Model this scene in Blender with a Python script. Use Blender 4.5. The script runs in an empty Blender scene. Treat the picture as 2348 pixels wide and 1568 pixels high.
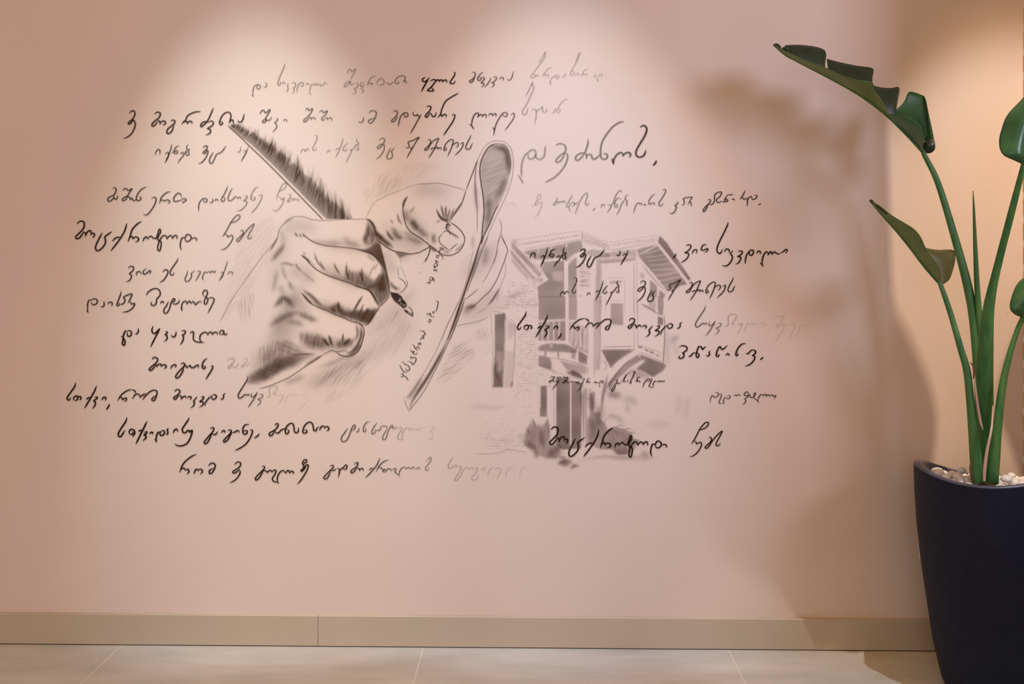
import bpy, bmesh, math, random
import numpy as np
from mathutils import Vector

random.seed(7)
rng = np.random.default_rng(11)
C = bpy.context.scene.collection
sc = bpy.context.scene
R = math.radians

# ---------------------------------------------------------------- camera, light, exposure
IMG_W, IMG_H = 2348, 1568
F_PX, HORIZON = 2500.0, 590.0
CAM_D, CAM_H, YAW = 2.875, 1.0266, R(1.23)
cam_data = bpy.data.cameras.new('camera')
cam = bpy.data.objects.new('camera', cam_data)
C.objects.link(cam)
cam.location = (0.0, -CAM_D, CAM_H)
cam.rotation_euler = (R(90), 0, YAW)
cam_data.sensor_width = 36.0
cam_data.lens = 36.0 * F_PX / IMG_W
cam_data.shift_y = -(IMG_H / 2 - HORIZON) / IMG_W
sc.camera = cam

sc.view_settings.view_transform = 'Standard'
sc.view_settings.look = 'None'
sc.view_settings.gamma = 1.0
sc.view_settings.use_curve_mapping = False
sc.view_settings.exposure = 0.0
sc.cycles.transparent_max_bounces = 48
sc.cycles.max_bounces = 6

RIGHT = Vector((math.cos(YAW), math.sin(YAW), 0))
FWD = Vector((-math.sin(YAW), math.cos(YAW), 0))
CAM = Vector(cam.location)


def P(px, py, y=0.0):
    """point where the sight line through pixel (px, py) meets the upright plane at depth y"""
    d = RIGHT * ((px - IMG_W / 2) / F_PX) + FWD + Vector((0, 0, (HORIZON - py) / F_PX))
    t = (y - CAM.y) / d.y
    return CAM + d * t


def Wn(px, py):
    """the same for numpy arrays of pixels on the mural wall (y = 0): returns x, z arrays"""
    a = (px - IMG_W / 2) / F_PX
    dx = RIGHT.x * a + FWD.x
    dy = RIGHT.y * a + FWD.y
    dz = (HORIZON - py) / F_PX
    t = CAM_D / dy
    return dx * t, CAM_H + dz * t


world = bpy.data.worlds.new('world')
sc.world = world
world.use_nodes = True
# light colours and strengths
W_COL = (0.52, 0.315, 0.14)
S1W_COL = (15.88, 13.94, 3.333)
S1C_COL = (186.6, 212.6, 228.2)
S2W_COL = (33.76, 16.25, 0)
S2C_COL = (104.3, 152.5, 199.6)
S3_COL = (99.03, 106.9, 113.3)
S3C_COL = (174.3, 100.4, 35.77)
D1_COL = (42.47, 43.2, 58.91)
FILL_COL = (3.5, 3.6, 4.5)
world.node_tree.nodes['Background'].inputs[0].default_value = (*W_COL, 1)
world.node_tree.nodes['Background'].inputs[1].default_value = 1.0

LAMP_Z = 3.1


def power(l, col):
    e = max(max(col), 1e-6)
    l.energy = e
    l.color = tuple(c / e for c in col)


def spot(name, px, dist, col, angle, blend, tilt=0.0, radius=0.02, z=LAMP_Z):
    l = bpy.data.lights.new(name, 'SPOT')
    power(l, col)
    l.spot_size = R(angle)
    l.spot_blend = blend
    l.shadow_soft_size = radius
    o = bpy.data.objects.new(name, l)
    C.objects.link(o)
    o.location = (P(px, 300).x, -dist, z)
    o.rotation_euler = (R(tilt), 0, 0)
    return o


# each ceiling downlight throws a wide beam and a narrower, brighter core tilted at the wall
LAMP_D = 1.05
spot('ceiling_spot', 592, LAMP_D, S1W_COL, 33, 0.28, 19.7)
spot('ceiling_spot_core', 592, LAMP_D, S1C_COL, 25, 1.0, 25.5)
spot('ceiling_spot', 1268, LAMP_D, S2W_COL, 35, 0.28, 19.7)
spot('ceiling_spot_core', 1275, LAMP_D, S2C_COL, 27, 1.0, 25.5)
spot('ceiling_spot', 2325, LAMP_D, S3_COL, 34, 0.4, 19.2, radius=0.007)
spot('ceiling_spot_core', 2325, LAMP_D, S3C_COL, 26, 1.0, 25, radius=0.007)


def area_light(name, loc, aim, sx, sy, col, spread):
    l = bpy.data.lights.new(name, 'AREA')
    l.shape = 'RECTANGLE'
    l.size, l.size_y = sx, sy
    power(l, col)
    l.spread = R(spread)
    o = bpy.data.objects.new(name, l)
    C.objects.link(o)
    o.location = loc
    o.rotation_euler = (Vector(aim) - Vector(loc)).to_track_quat('-Z', 'Y').to_euler()


# daylight: a glass door at the right behind the photographer, past the end of the brick side wall, and a weak fill added from behind to soften shadows
area_light('daylight_and_fill', (4.0, -4.2, 2.6), (0.1, 0, 1.0), 1.2, 1.5, D1_COL, 120)
area_light('daylight_and_fill', (-0.6, -4.8, 1.6), (0.35, 0, 0.75), 1.8, 1.8, FILL_COL, 75)


# ---------------------------------------------------------------- helpers
def obj(name, me, mat=None, parent=None):
    o = bpy.data.objects.new(name, me)
    C.objects.link(o)
    if mat is not None and not me.materials:
        me.materials.append(mat)
    if parent is not None:
        o.parent = parent
    return o


def bm_obj(name, bm, mat=None, parent=None, smooth=True):
    me = bpy.data.meshes.new(name)
    bmesh.ops.recalc_face_normals(bm, faces=bm.faces[:])
    bm.to_mesh(me)
    bm.free()
    if smooth:
        me.polygons.foreach_set('use_smooth', [True] * len(me.polygons))
    return obj(name, me, mat, parent)


def np_mesh(name, co, quads, ink=None):
    me = bpy.data.meshes.new(name)
    nv, nf = len(co), len(quads)
    me.vertices.add(nv)
    me.vertices.foreach_set('co', np.asarray(co, np.float32).ravel())
    me.loops.add(nf * 4)
    me.loops.foreach_set('vertex_index', np.asarray(quads, np.int32).ravel())
    me.polygons.add(nf)
    me.polygons.foreach_set('loop_start', np.arange(0, nf * 4, 4, dtype=np.int32))
    me.update(calc_edges=True)
    if ink is not None:
        a = me.attributes.new('ink', 'FLOAT', 'POINT')
        a.data.foreach_set('value', np.asarray(ink, np.float32))
    return me


def tag(o, label=None, cat=None, group=None, kind=None):
    if label: o['label'] = label
    if cat: o['category'] = cat
    if group: o['group'] = group
    if kind: o['kind'] = kind
    return o


def empty(name, loc):
    o = bpy.data.objects.new(name, None)
    C.objects.link(o)
    o.location = loc
    o.empty_display_size = 0.1
    return o


def new_mat(name):
    m = bpy.data.materials.new(name)
    m.use_nodes = True
    nt = m.node_tree
    b = nt.nodes['Principled BSDF']
    return m, nt, b


def noise_color(nt, b, c1, c2, scale, detail=4.0, coord='Object', bump=0.0, bump_scale=None, stretch=(1, 1, 1), lo=0.35, hi=0.65):
    tc = nt.nodes.new('ShaderNodeTexCoord')
    mp = nt.nodes.new('ShaderNodeMapping')
    mp.inputs['Scale'].default_value = stretch
    n = nt.nodes.new('ShaderNodeTexNoise')
    n.inputs['Scale'].default_value = scale
    n.inputs['Detail'].default_value = detail
    r = nt.nodes.new('ShaderNodeValToRGB')
    r.color_ramp.elements[0].position = lo
    r.color_ramp.elements[1].position = hi
    r.color_ramp.elements[0].color = (*c1, 1)
    r.color_ramp.elements[1].color = (*c2, 1)
    nt.links.new(tc.outputs[coord], mp.inputs['Vector'])
    nt.links.new(mp.outputs['Vector'], n.inputs['Vector'])
    nt.links.new(n.outputs['Fac'], r.inputs['Fac'])
    nt.links.new(r.outputs['Color'], b.inputs['Base Color'])
    if bump:
        n2 = nt.nodes.new('ShaderNodeTexNoise')
        n2.inputs['Scale'].default_value = bump_scale or scale * 4
        n2.inputs['Detail'].default_value = 3
        nt.links.new(mp.outputs['Vector'], n2.inputs['Vector'])
        bp = nt.nodes.new('ShaderNodeBump')
        bp.inputs['Strength'].default_value = bump
        bp.inputs['Distance'].default_value = 0.002
        nt.links.new(n2.outputs['Fac'], bp.inputs['Height'])
        nt.links.new(bp.outputs['Normal'], b.inputs['Normal'])
    return r


# ---------------------------------------------------------------- materials
m_wall, nt, b = new_mat('wall_paint')
noise_color(nt, b, (0.715, 0.595, 0.53), (0.735, 0.615, 0.545), 3.0, bump=0.05, bump_scale=260)
b.inputs['Roughness'].default_value = 0.75
b.inputs['Specular IOR Level'].default_value = 0.25

m_skirt, nt, b = new_mat('skirting_paint')
noise_color(nt, b, (0.50, 0.425, 0.325), (0.52, 0.44, 0.34), 5.0, bump=0.05, bump_scale=120)
b.inputs['Roughness'].default_value = 0.45
m_gap, nt, b = new_mat('dark_gap')
noise_color(nt, b, (0.02, 0.015, 0.012), (0.03, 0.025, 0.02), 20)

m_brick, nt, b = new_mat('pale_brick')
tc = nt.nodes.new('ShaderNodeTexCoord')
mp = nt.nodes.new('ShaderNodeMapping')
mp.inputs['Rotation'].default_value = (R(90), 0, 0)
br = nt.nodes.new('ShaderNodeTexBrick')
br.inputs['Scale'].default_value = 4.0
br.inputs['Color1'].default_value = (0.60, 0.36, 0.20, 1)
br.inputs['Color2'].default_value = (0.75, 0.60, 0.42, 1)
br.inputs['Mortar'].default_value = (0.85, 0.80, 0.74, 1)
br.inputs['Mortar Size'].default_value = 0.04
nt.links.new(tc.outputs['Object'], mp.inputs['Vector'])
nt.links.new(mp.outputs['Vector'], br.inputs['Vector'])
nt.links.new(br.outputs['Color'], b.inputs['Base Color'])
b.inputs['Roughness'].default_value = 0.9

# floor tiles: 0.8 m concrete-look porcelain
m_floor, nt, b = new_mat('floor_tile')
tc = nt.nodes.new('ShaderNodeTexCoord')
mp = nt.nodes.new('ShaderNodeMapping')
TILE = 0.8
tile_x0 = P(972, 1484).x
mp.inputs['Location'].default_value = (-tile_x0 / TILE + 10, 0.55 / TILE, 0)
mp.inputs['Scale'].default_value = (1 / TILE, 1 / TILE, 1)
sep = nt.nodes.new('ShaderNodeSeparateXYZ')
nt.links.new(tc.outputs['Object'], mp.inputs['Vector'])
nt.links.new(mp.outputs['Vector'], sep.inputs['Vector'])


def edge(nt, out):
    fr = nt.nodes.new('ShaderNodeMath'); fr.operation = 'FRACT'
    nt.links.new(out, fr.inputs[0])
    s = nt.nodes.new('ShaderNodeMath'); s.operation = 'SUBTRACT'; s.inputs[1].default_value = 0.5
    nt.links.new(fr.outputs[0], s.inputs[0])
    a = nt.nodes.new('ShaderNodeMath'); a.operation = 'ABSOLUTE'
    nt.links.new(s.outputs[0], a.inputs[0])
    g = nt.nodes.new('ShaderNodeMath'); g.operation = 'GREATER_THAN'; g.inputs[1].default_value = 0.5 - 0.0016
    nt.links.new(a.outputs[0], g.inputs[0])
    return g.outputs[0]


ex, ey = edge(nt, sep.outputs[0]), edge(nt, sep.outputs[1])
mx = nt.nodes.new('ShaderNodeMath'); mx.operation = 'MAXIMUM'
nt.links.new(ex, mx.inputs[0]); nt.links.new(ey, mx.inputs[1])
n1 = nt.nodes.new('ShaderNodeTexNoise'); n1.inputs['Scale'].default_value = 3.2; n1.inputs['Detail'].default_value = 7
n1.inputs['Roughness'].default_value = 0.62
mp2 = nt.nodes.new('ShaderNodeMapping'); mp2.inputs['Scale'].default_value = (0.7, 2.2, 1); mp2.inputs['Rotation'].default_value = (0, 0, 0.5)
nt.links.new(tc.outputs['Object'], mp2.inputs['Vector'])
nt.links.new(mp2.outputs['Vector'], n1.inputs['Vector'])
rp = nt.nodes.new('ShaderNodeValToRGB')
rp.color_ramp.elements[0].position = 0.3; rp.color_ramp.elements[1].position = 0.7
rp.color_ramp.elements[0].color = (0.47, 0.455, 0.445, 1); rp.color_ramp.elements[1].color = (0.68, 0.665, 0.655, 1)
nt.links.new(n1.outputs['Fac'], rp.inputs['Fac'])
mixc = nt.nodes.new('ShaderNodeMixRGB')
mixc.inputs[2].default_value = (0.78, 0.76, 0.74, 1)
nt.links.new(mx.outputs[0], mixc.inputs[0]); nt.links.new(rp.outputs['Color'], mixc.inputs[1])
nt.links.new(mixc.outputs[0], b.inputs['Base Color'])
b.inputs['Roughness'].default_value = 0.42


def ink_mat(name, color):
    m = bpy.data.materials.new(name)
    m.use_nodes = True
    nt = m.node_tree
    nt.nodes.clear()
    out = nt.nodes.new('ShaderNodeOutputMaterial')
    mix = nt.nodes.new('ShaderNodeMixShader')
    tr = nt.nodes.new('ShaderNodeBsdfTransparent')
    df = nt.nodes.new('ShaderNodeBsdfDiffuse')
    at = nt.nodes.new('ShaderNodeAttribute')
    at.attribute_name = 'ink'
    tc = nt.nodes.new('ShaderNodeTexCoord')
    n = nt.nodes.new('ShaderNodeTexNoise')
    n.inputs['Scale'].default_value = 40
    rp = nt.nodes.new('ShaderNodeValToRGB')
    rp.color_ramp.elements[0].color = (*[c * 0.9 for c in color], 1)
    rp.color_ramp.elements[1].color = (*[c * 1.1 for c in color], 1)
    nt.links.new(tc.outputs['Object'], n.inputs['Vector'])
    nt.links.new(n.outputs['Fac'], rp.inputs['Fac'])
    nt.links.new(rp.outputs['Color'], df.inputs['Color'])
    nt.links.new(at.outputs['Fac'], mix.inputs['Fac'])
    nt.links.new(tr.outputs[0], mix.inputs[1])
    nt.links.new(df.outputs[0], mix.inputs[2])
    nt.links.new(mix.outputs[0], out.inputs['Surface'])
    return m


m_ink = ink_mat('black_brown_ink', (0.026, 0.012, 0.007))
m_pencil = ink_mat('brown_pencil', (0.075, 0.040, 0.022))
m_wash = ink_mat('mauve_wash', (0.115, 0.065, 0.050))

# ---------------------------------------------------------------- setting
XL, XR = -3.2, 3.2
x_edge = P(2345.5, 300).x


def box_bm(bm, x0, x1, y0, y1, z0, z1):
    vs = [bm.verts.new((x, y, z)) for x in (x0, x1) for y in (y0, y1) for z in (z0, z1)]
    for f in ((0, 1, 3, 2), (4, 6, 7, 5), (0, 4, 5, 1), (2, 3, 7, 6), (0, 2, 6, 4), (1, 5, 7, 3)):
        bm.faces.new([vs[i] for i in f])


bm = bmesh.new()
box_bm(bm, XL, XR, 0.0, 0.12, -0.02, 3.3)
tag(bm_obj('wall_back', bm, m_wall, smooth=False), kind='structure')
bm = bmesh.new()
box_bm(bm, XL, XR, -12.0, 0.0, -0.05, 0.0)
tag(bm_obj('floor', bm, m_floor, smooth=False), kind='structure')
bm = bmesh.new()
box_bm(bm, x_edge, x_edge + 0.14, -0.545, 0.0, 0.0, 3.3)
tag(bm_obj('wall_right', bm, m_brick, smooth=False), kind='structure')

bm = bmesh.new()
box_bm(bm, 1.72, 3.1, -1.64, -1.52, 0.0, 1.2)  # added half-wall, out of view, shades the lower right of the mural wall
tag(bm_obj('shade_wall', bm, m_brick, smooth=False), kind='structure')

# skirting board: two lengths with a hairline butt joint and an eased top edge
sk_y, sk_z = -0.012, 0.0822
x_joint = P(731, 1440).x


def skirting(name, x0, x1):
    bm = bmesh.new()
    prof = [(0, 0.0025), (sk_y, 0.0025), (sk_y, sk_z - 0.0016), (sk_y + 0.0016, sk_z), (0, sk_z)]
    a = [bm.verts.new((x0, y, z)) for y, z in prof]
    c = [bm.verts.new((x1, y, z)) for y, z in prof]
    for i in range(len(prof) - 1):
        bm.faces.new((a[i], c[i], c[i + 1], a[i + 1]))
    bm.faces.new(a)
    bm.faces.new(list(reversed(c)))
    return tag(bm_obj(name, bm, m_skirt, smooth=False), kind='structure')


skirting('baseboard_left', XL, x_joint - 0.0006)
skirting('baseboard_right', x_joint + 0.0006, x_edge)
bm = bmesh.new()
box_bm(bm, XL, x_edge, -0.0105, -0.001, 0.0, 0.0025)
tag(bm_obj('trim_1', bm, m_gap, smooth=False), kind='structure')

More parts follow.
